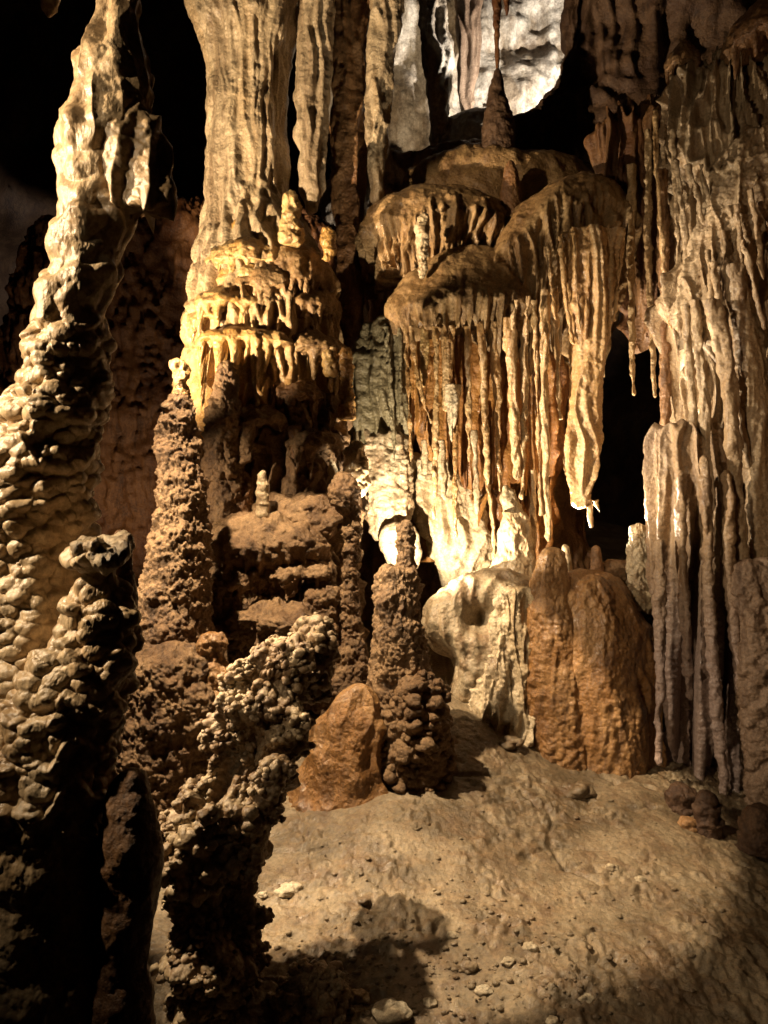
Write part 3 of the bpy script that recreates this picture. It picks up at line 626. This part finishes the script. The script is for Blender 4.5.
thing('flowstone_shell', tube([(522, 388, 413), (532, 380, 419), (548, 379, 421), (562, 386, 421), (575, 396, 415)], 7.9, .4, 1.0, d_fbm(.02, 8, 261), top=6, bot=8), STONE, 'cream shell-shaped lobe behind the thin finger of the stubby stalagmite', 'flowstone')

# ledges
def d_ledge(xs, ys, A, L, sd, up=30.0, rec=.0):
    def f(P, N, py, px):
        e = np.interp(px, xs, ys) + 9 * vn(P * S3(6, 6, 2), sd) + 5 * vn(P * S3(18, 18, 5), sd + 1)
        tt = py - e
        w = smooth(-12, 8, tt)
        rb = ribs(P, 8.5, .09, sd + 2, .16, .05) + .5 * ribs(P, 18, .14, sd + 3, .2, .03) - .4
        pits = pop(P, .06, sd + 4) * np.exp(-((tt + 12) / 18.0) ** 2)
        return A * np.where(tt > 0, np.exp(-tt / L), np.exp(tt / up)) - rec * w + .085 * rb * w - .022 * pits + .05 * fbm(P * 2.2, 3, sd + 5) + .012 * fbm(P * 10, 4, sd + 7)
    return f
t = root('ledge', W(425, 285, 8.3), 'upper brown ledge with a ragged dripping fringe, under the bright opening', 'ledge')
part('ledge_top', tube([(186, 405, 470), (196, 384, 492), (215, 369, 505), (238, 367, 508), (255, 369, 505), (272, 375, 498)], 8.5, .6, 1.1, d_ledge([355, 380, 420, 450, 480, 510], [238, 236, 234, 226, 232, 245], .12, 20, 265), top=34, sm=6, rag=26, rf=13, rs=3), LEDGE, t)
part('nub', tube([(212, 421, 427), (224, 417, 428), (250, 416, 427), (278, 419, 424)], 7.75, .9, 1.0, d_crust(.02, .05, 267, .02), top=4, bot=4), PALE, t, 'small pale nub standing on the fringe')
t = root('ledge', W(450, 335, 8.0), 'middle brown ledge sloping out above the stalactite row, pitted on its front', 'ledge')
part('ledge_top', tube([(250, 440, 505), (262, 424, 520), (282, 408, 524), (302, 400, 524), (316, 397, 522), (326, 401, 518)], 8.15, .62, 1.1, d_ledge([390, 430, 470, 520], [312, 314, 311, 308], .14, 16, 271, 45), top=40, sm=6, rag=24, rf=15, rs=5), LEDGE, t)
t = root('ledge', W(555, 340, 8.0), 'right brown dome ledge feeding a fringe of long drips over the dark gap', 'ledge')
part('ledge_top', tube([(180, 556, 592), (190, 540, 608), (208, 522, 620), (235, 503, 626), (262, 494, 625), (290, 488, 620), (318, 488, 612), (336, 492, 604)], 8.2, .55, 1.1,
     d_ledge([484, 500, 515, 535, 560, 590, 612, 628], [292, 284, 262, 242, 222, 212, 218, 236], .20, 34, 275, 34, .06), top=34, sm=6, rag=30, rf=12, rs=7), LEDGE, t)
thing('flowstone', tube([(150, 420, 560), (180, 400, 600), (220, 400, 620), (300, 400, 620), (340, 410, 610)], 9.0, .45, 1.6, d_fbm(.08, 2.2, 281), top=25, sm=8), LEDGE, 'dim brown saddle of rock behind the ledges, below the bright opening', 'flowstone')
drop('stalagmite', [(68, 495, 500), (84, 490, 504), (105, 486, 509), (120, 483, 513), (126, 482, 515), (160, 481, 516), (200, 477, 520), (260, 470, 524)], 8.7, DARKR, 'dark spire stalagmite standing up against the bright opening', 'stalagmite', bot=0, sm=3,
     disp=lambda P, N, py, px: .02 * fbm(P * 8, 4, 283))
drop('stalactite', [(-40, 486, 508), (-12, 490, 504), (8, 493, 501), (40, 494.5, 499.5), (72, 496, 499)], 8.7, RUST, 'thin black stalactite reaching down to the tip of the spire stalagmite in the bright opening', 'stalactite')
drop('stalactite', [(-40, 500, 514), (0, 503, 510), (16, 506, 508)], 8.6, RUST, 'short black stalactite tip next to the thin one at the top of the bright opening', 'stalactite')
drop('stalagmite', [(160, 507, 513), (172, 503, 518), (200, 500, 522), (240, 498, 526)], 8.3, BROWN, 'small blunt stalagmite right of the dark spire', 'stalagmite', bot=0)
# formations of the far chamber
drop('hanging_column', [(-60, 418, 446), (20, 420, 445), (45, 425, 450), (60, 424, 453), (80, 428, 450), (120, 430, 446), (150, 430, 444)], 12.5, FARW, 'pale fringed column lit white inside the opening at the left', 'column',
     disp=lambda P, N, py, px: .05 * flute(P, 6, .1, 285) + .03 * fbm(P * 5, 4, 286), res=1.3)
drop('boulder', [(112, 455, 500), (125, 440, 520), (150, 430, 530), (180, 430, 530)], 12.8, FARW, 'pale rounded rock lit at the foot of the opening', 'boulder', top=20, bot=0, disp=d_fbm(.05, 3, 287))
drop('hanging_column', [(-60, 455, 486), (40, 458, 480), (90, 460, 474), (120, 462, 470)], 14.0, MAUVE, 'brown streaked rib on the far wall inside the opening', 'column', disp=lambda P, N, py, px: .05 * flute(P, 6, .1, 289))

# ------------------------------------------------------------------ stalactites
def stal(x0, y0, x1, y1, w0, w1, Y, seed, p=1.0, lump=.10, bend=0.0, mid=None):
    """rows of a hanging drip from (x0,y0) to (x1,y1), width w0 to w1 in pixels"""
    rows = []
    rng = np.random.RandomState(seed)
    k = max(4, int((y1 - y0) / 30))
    for i in range(k + 1):
        s = i / k
        w = w1 + (w0 - w1) * (1 - s) ** p
        if mid: w = w + mid[1] * math.exp(-((s - mid[0]) / mid[2]) ** 2)
        w *= .68 * (1 + lump * 1.6 * rng.uniform(-1, 1))
        x = x0 + (x1 - x0) * s + bend * math.sin(s * math.pi) + (rng.uniform(-1, 1) * min(1.0, .1 * w) if 0 < i < k else 0)
        rows.append((y0 + (y1 - y0) * s, x - w / 2, x + w / 2))
    return tube(rows, Y, .9, 1.2, lambda P, N, py, px: .013 * fbm(P * S3(16, 16, 7), 5, seed, .6) + .014 * flute(P, 20, .06, seed + 1), top=0, bot=max(2, w1), sm=3)

G0 = 'fused draperies behind the stalactite row'
for i, (xl, xr, y0, y1, lab) in enumerate([(400, 432, 320, 420, 'narrow fused amber drapery behind the thinnest stalactites'), (436, 470, 320, 452, 'fused amber drapery behind the bulbous cluster of drips'),
                                          (474, 508, 318, 476, 'fused amber drapery behind the fluted pair of stalactites'), (506, 552, 300, 470, 'broadest fused amber drapery, behind the longest stalactite')]):
    thing('drapery', tube([(y0, xl, xr), (y0 + (y1 - y0) * .4, xl + 1, xr - 1), (y0 + (y1 - y0) * .75, xl + 4, xr - 4), (y1, xl + 8, xr - 8)], 8.3, .6, 1.1,
          lambda P, N, py, px: .13 * ribs(P, 8, .04, 290 + i, .2, .04) + .05 * ribs(P, 18, .06, 294 + i, .2, .02) + .012 * fbm(P * 12, 4, 298), sm=6, rag=46, rf=15, rs=i + 11), AMBER, lab, 'drapery', G0)
G1 = 'stalactites in the row under the middle ledge'
ST = [  # x0 y0 x1 y1 w0 w1 Y power bend mid label mat
 (386, 326, 394, 462, 6, 3, 7.9, 1, 1, None, 'thin grey stalactite nearest the ribbed curtain in the row', GREY),
 (399, 328, 402, 425, 5, 3, 7.85, 1, 0, None, 'thin grey-brown stalactite second from the ribbed curtain', GREY),
 (406, 326, 411, 462, 5, 2.5, 7.75, 1, 0, None, 'hair-thin pale stalactite dropping straight onto the bright cream flow', DRIP),
 (411, 326, 431, 424, 6, 3, 7.7, 1, -4, None, 'thin pale stalactite that slants to the right like a branch', DRIP),
 (425, 326, 423, 388, 10, 4, 7.8, 1, 0, (.5, 4, .3), 'short plump amber stalactite above the slanting one', OCHRE),
 (436, 326, 434, 520, 7, 3, 7.72, 1, 1, (.55, 3, .15), 'long pale stalactite reaching past the top of the cream flow', DRIP),
 (449, 326, 447, 412, 18, 12, 7.75, 1, 0, None, 'broad pale stalactite with a smooth flank, upper part of the bulb', DRIP),
 (452, 385, 452, 442, 16, 3, 7.6, 1.3, 0, (.3, 11, .3), 'bulbous cluster of melted drips hanging from the broad stalactite', PALE),
 (455, 425, 455, 538, 6, 3, 7.65, 1, 0, None, 'straight thin drip hanging below the bulbous cluster', DRIP),
 (468, 326, 469, 462, 7, 4, 7.7, 1, 0, None, 'slim pale stalactite between the bulbous cluster and the fluted pair', DRIP),
 (481, 322, 488, 488, 11, 4, 7.68, .8, 0, None, 'left one of the fluted pair of stalactites in the middle of the row', DRIP),
 (494, 322, 500, 492, 13, 4, 7.75, .8, 1, None, 'right one of the fluted pair of stalactites, slightly fatter', DRIP),
 (509, 318, 517, 480, 17, 7, 7.6, .7, 0, None, 'thick knobbly stalactite with a lumpy front right of the fluted pair', DRIP),
 (524, 320, 521, 500, 12, 5, 7.62, .8, 2, None, 'pale smooth stalactite close against the thick knobbly one', DRIP),
 (534, 300, 541, 516, 5, 3, 7.55, 1, 0, None, 'long threadlike stalactite left of the longest one', DRIP),
 (545, 290, 548, 542, 13, 6, 7.55, .6, -2, None, 'longest stalactite of the row, ending just above the pedestal', DRIP),
 (474, 430, 477, 515, 9, 6, 8.0, 1, 0, None, 'short wide pale drip over the right end of the cream flow', PALE),
 (441, 440, 444, 500, 10, 5, 8.0, 1, 0, (.5, 4, .3), 'stout pale drip over the middle of the cream flow', PALE),
 (424, 440, 424, 475, 7, 8, 8.0, 1, 0, None, 'pale upright finger over the left of the cream flow', PALE),
 (516, 300, 513, 330, 6, 3, 7.45, 1, 0, None, 'stubby drip under the shoulder of the right dome ledge', DRIP),
 (528, 296, 526, 335, 6, 3, 7.45, 1, 0, None, 'stubby bent drip next to the longest stalactite root', DRIP),
 (487, 480, 494, 560, 5, 3, 7.8, 1, 2, None, 'crooked thin drip left of the pedestal', DRIP),
 (533, 470, 533, 580, 6, 6, 7.75, 1, 0, None, 'straight pale drip joined to the right flank of the pedestal', CREAM),
 (555, 290, 560, 420, 6, 2.5, 7.6, 1, 0, None, 'thin shadowed stalactite between the longest one and the thick slab stalactite', DRIP),
]
for i, (x0, y0, x1, y1, w0, w1, Y, p, bd, mid, lab, mt) in enumerate(ST):
    thing('stalactite', stal(x0, y0, x1, y1, w0, w1, Y, 300 + i * 3, p, .10, bd, mid), mt, lab, 'stalactite', G1)
G2 = 'stalactites under the right dome ledge'
t = root('stalactite', W(588, 560, 7.6), 'thick slab stalactite with a drooping nub, hanging over the black gap', 'stalactite', G2)
part('slab', tube([(232, 566, 618), (260, 568, 614), (300, 572, 608), (340, 571, 606), (390, 569, 602), (440, 566, 600), (465, 567, 598), (490, 572, 592), (508, 578, 592)], 7.6, .6, 1.2,
     lambda P, N, py, px: .04 * flute(P, 6, .05, 371) + .06 * ribs(P, 9, .06, 373, .16) * (1 - smooth(300, 400, py)) + .014 * fbm(P * 12, 5, 372, .6), bot=6, sm=5), DRIP, t)
part('nub', stal(588, 498, 592, 528, 7, 3, 7.6, 377), DRIP, t)
part('nub', stal(595, 500, 600, 512, 4, 2, 7.6, 379), DRIP, t)
for i, (x0, y0, x1, y1, w0, w1, Y, p, bd, lab) in enumerate([
 (560, 236, 573, 345, 5, 4, 7.5, 1, -2, 'thin pale drip running down the left edge of the slab stalactite'),
 (574, 232, 580, 330, 5, 3, 7.45, 1, -1, 'forked-looking thin drip down the middle of the slab stalactite'),
 (589, 228, 586, 340, 6, 4, 7.45, 1, 0, 'pale drip down the right of the middle of the slab stalactite'),
 (598, 226, 597, 335, 7, 4, 7.45, 1, 0, 'fatter pale drip near the right edge of the slab stalactite'),
 (608, 226, 610, 300, 4, 2, 7.5, 1, 0, 'short thin drip right of the slab stalactite'),
 (618, 222, 613, 322, 6, 3, 7.5, 1, 4, 'bowed drip at the right end of the dome ledge fringe'),
 (546, 246, 556, 320, 5, 3, 7.5, 1, 0, 'short pale drip left of the slab stalactite root')]):
    thing('stalactite', stal(x0, y0, x1, y1, w0, w1, Y, 380 + i * 3, p, .1, bd), DRIP, lab, 'stalactite', G2)
G3 = 'long stalactites beside the black gap'
for i, (x0, y0, x1, y1, w0, w1, Y, p, bd, lab) in enumerate([
 (632, 165, 634, 396, 13, 3, 7.9, .7, -2, 'pointed brown stalactite hanging alone in the black gap'),
 (648, 130, 655, 398, 10, 3, 7.8, .6, -3, 'long pale-edged stalactite in the black gap with a drop-shaped tip'),
 (662, 170, 666, 436, 14, 14, 7.6, 1, 0, 'even brown pillar running down to the left end of the right shelf'),
 (655, 110, 672, 330, 5, 5, 7.4, 1, -4, 'thin wavy pale drip along the inner edge of the right drapery'),
 (672, 130, 684, 340, 6, 4, 7.3, 1, 0, 'thin pale rib left of the first pale pillar on the right shelf'),
 (640, 120, 645, 280, 6, 4, 7.9, 1, 2, 'thin dark-red drip above the black gap'),
 (620, 130, 624, 230, 6, 3, 8.2, 1, 0, 'short dark-red drip between the dome ledge and the black gap')]):
    thing('stalactite', stal(x0, y0, x1, y1, w0, w1, Y, 420 + i * 3, p, .08, bd), [DRIP, DRIP, BROWN, DRIP, RIGHT, RUST, RUST][i], lab, 'stalactite', G3)

# ------------------------------------------------------------------ right drapery
t = root('drapery', W(720, 430, 7.2), 'big grey-tan drapery of fringed lips and ribs on the right side', 'drapery')
LIPS = [([660, 700, 740, 768, 860], [140, 146, 150, 128, 110], .16, 60), ([660, 690, 712, 740, 768, 860], [330, 296, 262, 222, 190, 150], .38, 70), ([660, 690, 720, 760, 860], [360, 318, 296, 262, 220], .12, 60),
        ([660, 700, 860], [92, 84, 96], .10, 30)]
def d_right(P, N, py, px):
    d = .012 * fbm(P * 7, 5, 443) + .05 * fbm(P * 1.8, 3, 444)
    w = 0
    for k, (xs, ys, A, L) in enumerate(LIPS):
        e = np.interp(px, xs, ys) + 16 * vn(P * S3(7, 7, 3), 446 + k) + 6 * vn(P * S3(20, 20, 6), 449 + k)
        t = py - e
        d = d + A * smooth(664, 700, px) * np.where(t > 0, np.exp(-t / L), np.exp(t / 22.0))
        w = np.maximum(w, smooth(-14, 6, t) * np.exp(-np.maximum(t, 0) / 200))
        d = d + .02 * pop(P, .05, 453 + k) * np.exp(-(t / 14.0) ** 2)
    rb = .13 * ribs(P, 7.5, .07, 456, .13, .06) + .05 * ribs(P, 15, .12, 457, .17, .04)
    return d + rb * (.35 + .75 * w) - .05
part('upper_body', tube([(62, 690, 860), (90, 676, 860), (150, 670, 870), (220, 682, 870), (300, 684, 880), (380, 684, 890), (440, 684, 890)], 7.6, .45, .95, d_right, top=40, sm=6, maxseg=1000), RIGHT, t)
part('ridge', tube([(118, 768, 830), (140, 744, 815), (165, 728, 800), (195, 714, 780), (225, 702, 762), (255, 692, 748), (285, 684, 735), (310, 680, 724), (330, 680, 716)], 7.0, .7, .9,
     lambda P, N, py, px: .05 * ribs(P, 10, .12, 461, .18) + .04 * fbm(P * 5, 5, 462, .6) + .02 * pop(P, .05, 463), top=20, sm=6, rag=44, rf=16, rs=31), RIGHT, t)
for i, (x0, y0, x1, y1, w0, w1, Y) in enumerate([(722, 230, 726, 300, 6, 5, 6.75), (736, 205, 745, 290, 6, 5, 6.7), (750, 190, 764, 280, 6, 5, 6.65), (708, 250, 710, 330, 6, 6, 6.75), (676, 160, 690, 290, 7, 5, 7.1), (688, 165, 706, 235, 7, 5, 7.0), (700, 165, 712, 225, 6, 4, 7.0), (716, 165, 722, 215, 6, 4, 7.0), (728, 160, 730, 200, 6, 4, 7.0), (684, 305, 694, 440, 9, 12, 6.85), (694, 300, 707, 440, 9, 14, 6.8), (712, 262, 748, 470, 6, 8, 6.7),
                                        (742, 240, 764, 330, 6, 5, 6.6), (726, 262, 740, 340, 5, 5, 6.75), (752, 170, 775, 250, 7, 5, 6.8)]):
    part('rib', stal(x0, y0, x1, y1, w0, w1, Y, 500 + i * 3, 1, .08, 1), RIGHT, t)
part('pillar', tube([(266, 722, 744), (300, 728, 752), (345, 736, 762), (420, 741, 768), (500, 744, 772), (600, 746, 776), (700, 746, 782), (830, 745, 790)], 6.75, .8, 1.3, d_flute(.02, 6, .06, 531), sm=8), RIGHT, t)
part('pillar', tube([(300, 704, 720), (340, 714, 729), (400, 724, 738), (470, 729, 742), (540, 735, 746), (620, 741, 753), (700, 745, 757)], 6.6, .8, 1.2, d_flute(.015, 8, .06, 533), sm=8), RIGHT, t)
part('pillar', tube([(300, 768, 800), (420, 778, 810), (600, 776, 820), (840, 775, 830)], 6.6, .8, 1.5, d_flute(.02, 6, .06, 535), sm=8), RIGHT, t)

t = root('fluted_shelf', W(705, 640, 7.0), 'flat-topped brown shelf with fluted front and mauve folds below it, at the right', 'shelf')
def d_shelf(P, N, py, px):
    q = P + .05 * np.stack([vn(P * S3(2, 2, .8), 540), 0 * px, 0 * px], -1)
    n = vn(q * S3(4.6, 4.6, .22), 541); n2 = vn(q * S3(10, 10, .5), 542)
    deep = smooth(470, 680, py)
    g = np.exp(-(n / (.05 + .10 * deep)) ** 2)
    return (.02 + .05 * (1 - deep)) * ribs(P, 9, .07, 544, .17) + .02 * np.clip(1 - 3 * np.abs(n2), -1, 1) - (.05 + .30 * deep) * g + .016 * fbm(P * 9, 5, 543) + .012 * terr(P, 16, 545, .6, .2) * smooth(520, 600, py)
part('shelf_body', tube([(426, 664, 712), (431, 656, 722), (440, 653, 736), (500, 654, 744), (560, 653, 752), (620, 652, 760), (700, 653, 768), (770, 655, 778), (815, 658, 782)], 7.0, .5, 1.0, d_shelf, sm=3), SHELF, t)
for i, rows in enumerate([[(470, 676, 684), (560, 678, 685), (640, 682, 690), (700, 686, 692)], [(455, 700, 708), (540, 703, 711), (620, 706, 715), (700, 711, 720), (770, 719, 726), (815, 723, 729)], [(470, 722, 731), (560, 725, 735), (640, 731, 741), (720, 742, 752), (790, 750, 760)],
                          [(540, 655, 664), (640, 655, 665), (720, 656, 662), (765, 657, 661)]]):
    part('fold', tube(rows, 6.55 + .1 * (i == 0), 1.3, 1.1, lambda P, N, py, px: .016 * flute(P, 12, .1, 550 + i) + .016 * fbm(P * S3(8, 8, 12), 4, 560 + i, .6), top=12, bot=8, sm=8), SHELF, t)
thing('flowstone', tube([(560, 735, 770), (620, 738, 800), (690, 742, 830), (740, 746, 830), (840, 750, 830)], 6.5, .5, 1.3, lambda P, N, py, px: .05 * pop(P, .12, 571) + .03 * fbm(P * 9, 5, 572, .6), top=12, sm=5), MAUVE,
      'pale ragged mauve crust at the right edge beside the black folds', 'flowstone')
thing('drapery', tube([(112, 600, 690), (140, 594, 700), (190, 600, 700), (240, 608, 700), (300, 624, 700), (335, 640, 696)], 8.35, .3, 1.0,
      lambda P, N, py, px: .13 * ribs(P, 7, .05, 575, .17) + .05 * ribs(P, 15, .08, 576, .2) + .03 * fbm(P * 4, 4, 577), top=30, sm=10, rag=12, rf=15, rs=21), RUST2, 'dark red-brown curtain of long thin ribs above the black gap', 'drapery')
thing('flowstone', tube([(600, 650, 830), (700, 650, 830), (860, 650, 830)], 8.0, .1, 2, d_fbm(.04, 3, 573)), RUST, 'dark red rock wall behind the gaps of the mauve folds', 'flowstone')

G4 = 'stumps along the right edge of the floor'
for i, (rows, Y, lab) in enumerate([([(792, 700, 714), (800, 697, 718), (840, 694, 722)], 5.9, 'small ringed stump left of the pair at the right edge of the floor'),
                                    ([(806, 752, 764), (816, 744, 774), (850, 740, 780)], 5.6, 'wider ringed stump at the right edge of the floor'),
                                    ([(784, 672, 688), (792, 668, 694), (815, 664, 698)], 6.2, 'low flat stump under the black folds')]):
    thing('stalagmite', tube(rows, Y, .9, 1.1, lambda P, N, py, px: .03 * terr(P, 9, 580 + i, .4, .2) + .015 * fbm(P * 12, 4, 583), top=8, sm=3), DARKR, lab, 'stalagmite', G4)

# ------------------------------------------------------------------ roof pieces
thing('stalactite', tube([(-60, 30, 70), (-10, 38, 62), (6, 42, 58), (18, 47, 50)], 3.4, .8, 1.2, d_fbm(.012, 12, 591), bot=3), CREAM, 'pointed stalactite tip at the top left corner', 'stalactite')
thing('ledge', jelly(732, 830, -10, 52, 7.2, 40, .8, 595, 14, .03, .02), BROWN, 'dim brown fringed ledge in the upper right corner', 'ledge')
thing('ledge', jelly(668, 700, 40, 66, 7.5, 24, .8, 597, 14, .02, .02), BROWN, 'small dim knobbly ledge above the right drapery', 'ledge')

# ------------------------------------------------------------------ stones on the floor
def ray_ground(px, py):
    Y = 3.45 / ((py - 512) / F + .2)
    for _ in range(12):
        X = (px - 384) / F * Y
        Y = Y + (float(gz(X, Y)) - (512 - py) / F * Y) / -( -(py - 512) / F - .2) * -1 * -1 if False else Y - ((512 - py) / F * Y - float(gz(X, Y))) / (-(py - 512) / F - .2)
    return (px - 384) / F * Y, Y
def stone(px, py, wpx, h, seed, mat, label, flat=.6, group=None):
    X, Y = ray_ground(px, py)
    a = wpx / 2 / F * Y
    nz, ns = 22, 32
    ph = np.linspace(.05, math.pi - .05, nz)[:, None]; th = (np.arange(ns) / ns * 2 * math.pi)[None]
    d = np.stack([np.sin(ph) * np.cos(th), np.sin(ph) * np.sin(th), np.cos(ph) + 0 * th], -1)
    G = d * S3(a, a * .8, a * flat)
    G = G + d * (a * .28 * fbm(d * 1.1, 3, seed, .4))[..., None] + S3(X, Y, float(gz(X, Y)) + a * flat * h)
    V, Q, T = ring_mesh(G)
    return thing('stone', (V, Q[:, ::-1], T[:, ::-1]) if False else (V, Q, T), mat, label, 'stone', group)
SG = 'stones lying on the cave floor'
for i, (px, py, w, lab, mt) in enumerate([
 (291, 884, 22, 'larger smooth white stone on the floor right of the popcorn column', PEB),
 (284, 896, 20, 'lower smooth white stone touching the larger white one', PEB),
 (263, 898, 10, 'little white stone closest to the popcorn column', PEB),
 (578, 793, 34, 'half-buried brown stone in front of the orange domed mound', MUD),
 (510, 745, 26, 'brown hump of stone at the foot of the grey boulder', MUD),
 (690, 826, 26, 'brown broken stone near the stumps on the right', BROWN),
 (392, 1016, 40, 'pale rough stone at the bottom edge of the picture', PEB),
 (356, 1000, 26, 'pale angular stone beside the low popcorn cluster', PEB),
 (508, 962, 14, 'white chip of stone on the gravel in the lower middle', PEB),
 (484, 992, 18, 'flat pale stone near the bottom middle of the floor', PEB),
 (586, 1000, 16, 'pale flat stone near the shadow at the lower right', PEB),
 (553, 1018, 16, 'pale stone at the bottom edge near the shadow', PEB),
 (364, 902, 14, 'small brown stone on the smooth mud above the floor shadow', MUD),
 (416, 828, 12, 'small stone on the smooth mud below the stubby stalagmite', MUD),
 (640, 880, 12, 'small chip on the smooth right part of the floor', PEB),
 (452, 936, 12, 'tiny pale chip just right of the floor shadow', PEB),
 (530, 948, 16, 'pale lump on the rough floor, right of the white chip on the gravel', PEB),
 (430, 1004, 16, 'pale chip between the rough stone at the bottom edge and the flat pale stone', PEB),
 (468, 968, 20, 'low brown clod on the gravel in the lower middle', MUD),
 (546, 985, 22, 'brown clod left of the pale flat stone at the lower right', MUD),
 (612, 868, 14, 'thin pale chip left of the small chip on the right floor', PEB)]):
    stone(px, py, w, .2, 600 + i * 5, mt, lab, .5, SG)
random.seed(7)
parts_ = []
for k in range(700):
    px, py = (random.gauss(450, 90), random.gauss(965, 38)) if k % 3 else (random.uniform(280, 740), random.uniform(790, 1020))
    if not (270 < px < 760 and 790 < py < 1040): continue
    X, Y = ray_ground(px, py); a = random.choice([.005, .006, .008, .010, .014, .022])
    nz, ns = 6, 8
    ph = np.linspace(.15, math.pi - .15, nz)[:, None]; th = (np.arange(ns) / ns * 2 * math.pi)[None]
    d = np.stack([np.sin(ph) * np.cos(th), np.sin(ph) * np.sin(th), np.cos(ph) + 0 * th], -1)
    G = d * S3(a, a * random.uniform(.6, 1), a * .6) * (1 + .4 * vn(d * 1.5 + k, 700))[..., None] + S3(X, Y, float(gz(X, Y)) + a * .2)
    parts_.append(ring_mesh(G))
o = link_mesh('gravel', *merge(parts_), MUD); o['kind'] = 'stuff'; o['label'] = 'fine pale gravel scattered on the muddy floor'
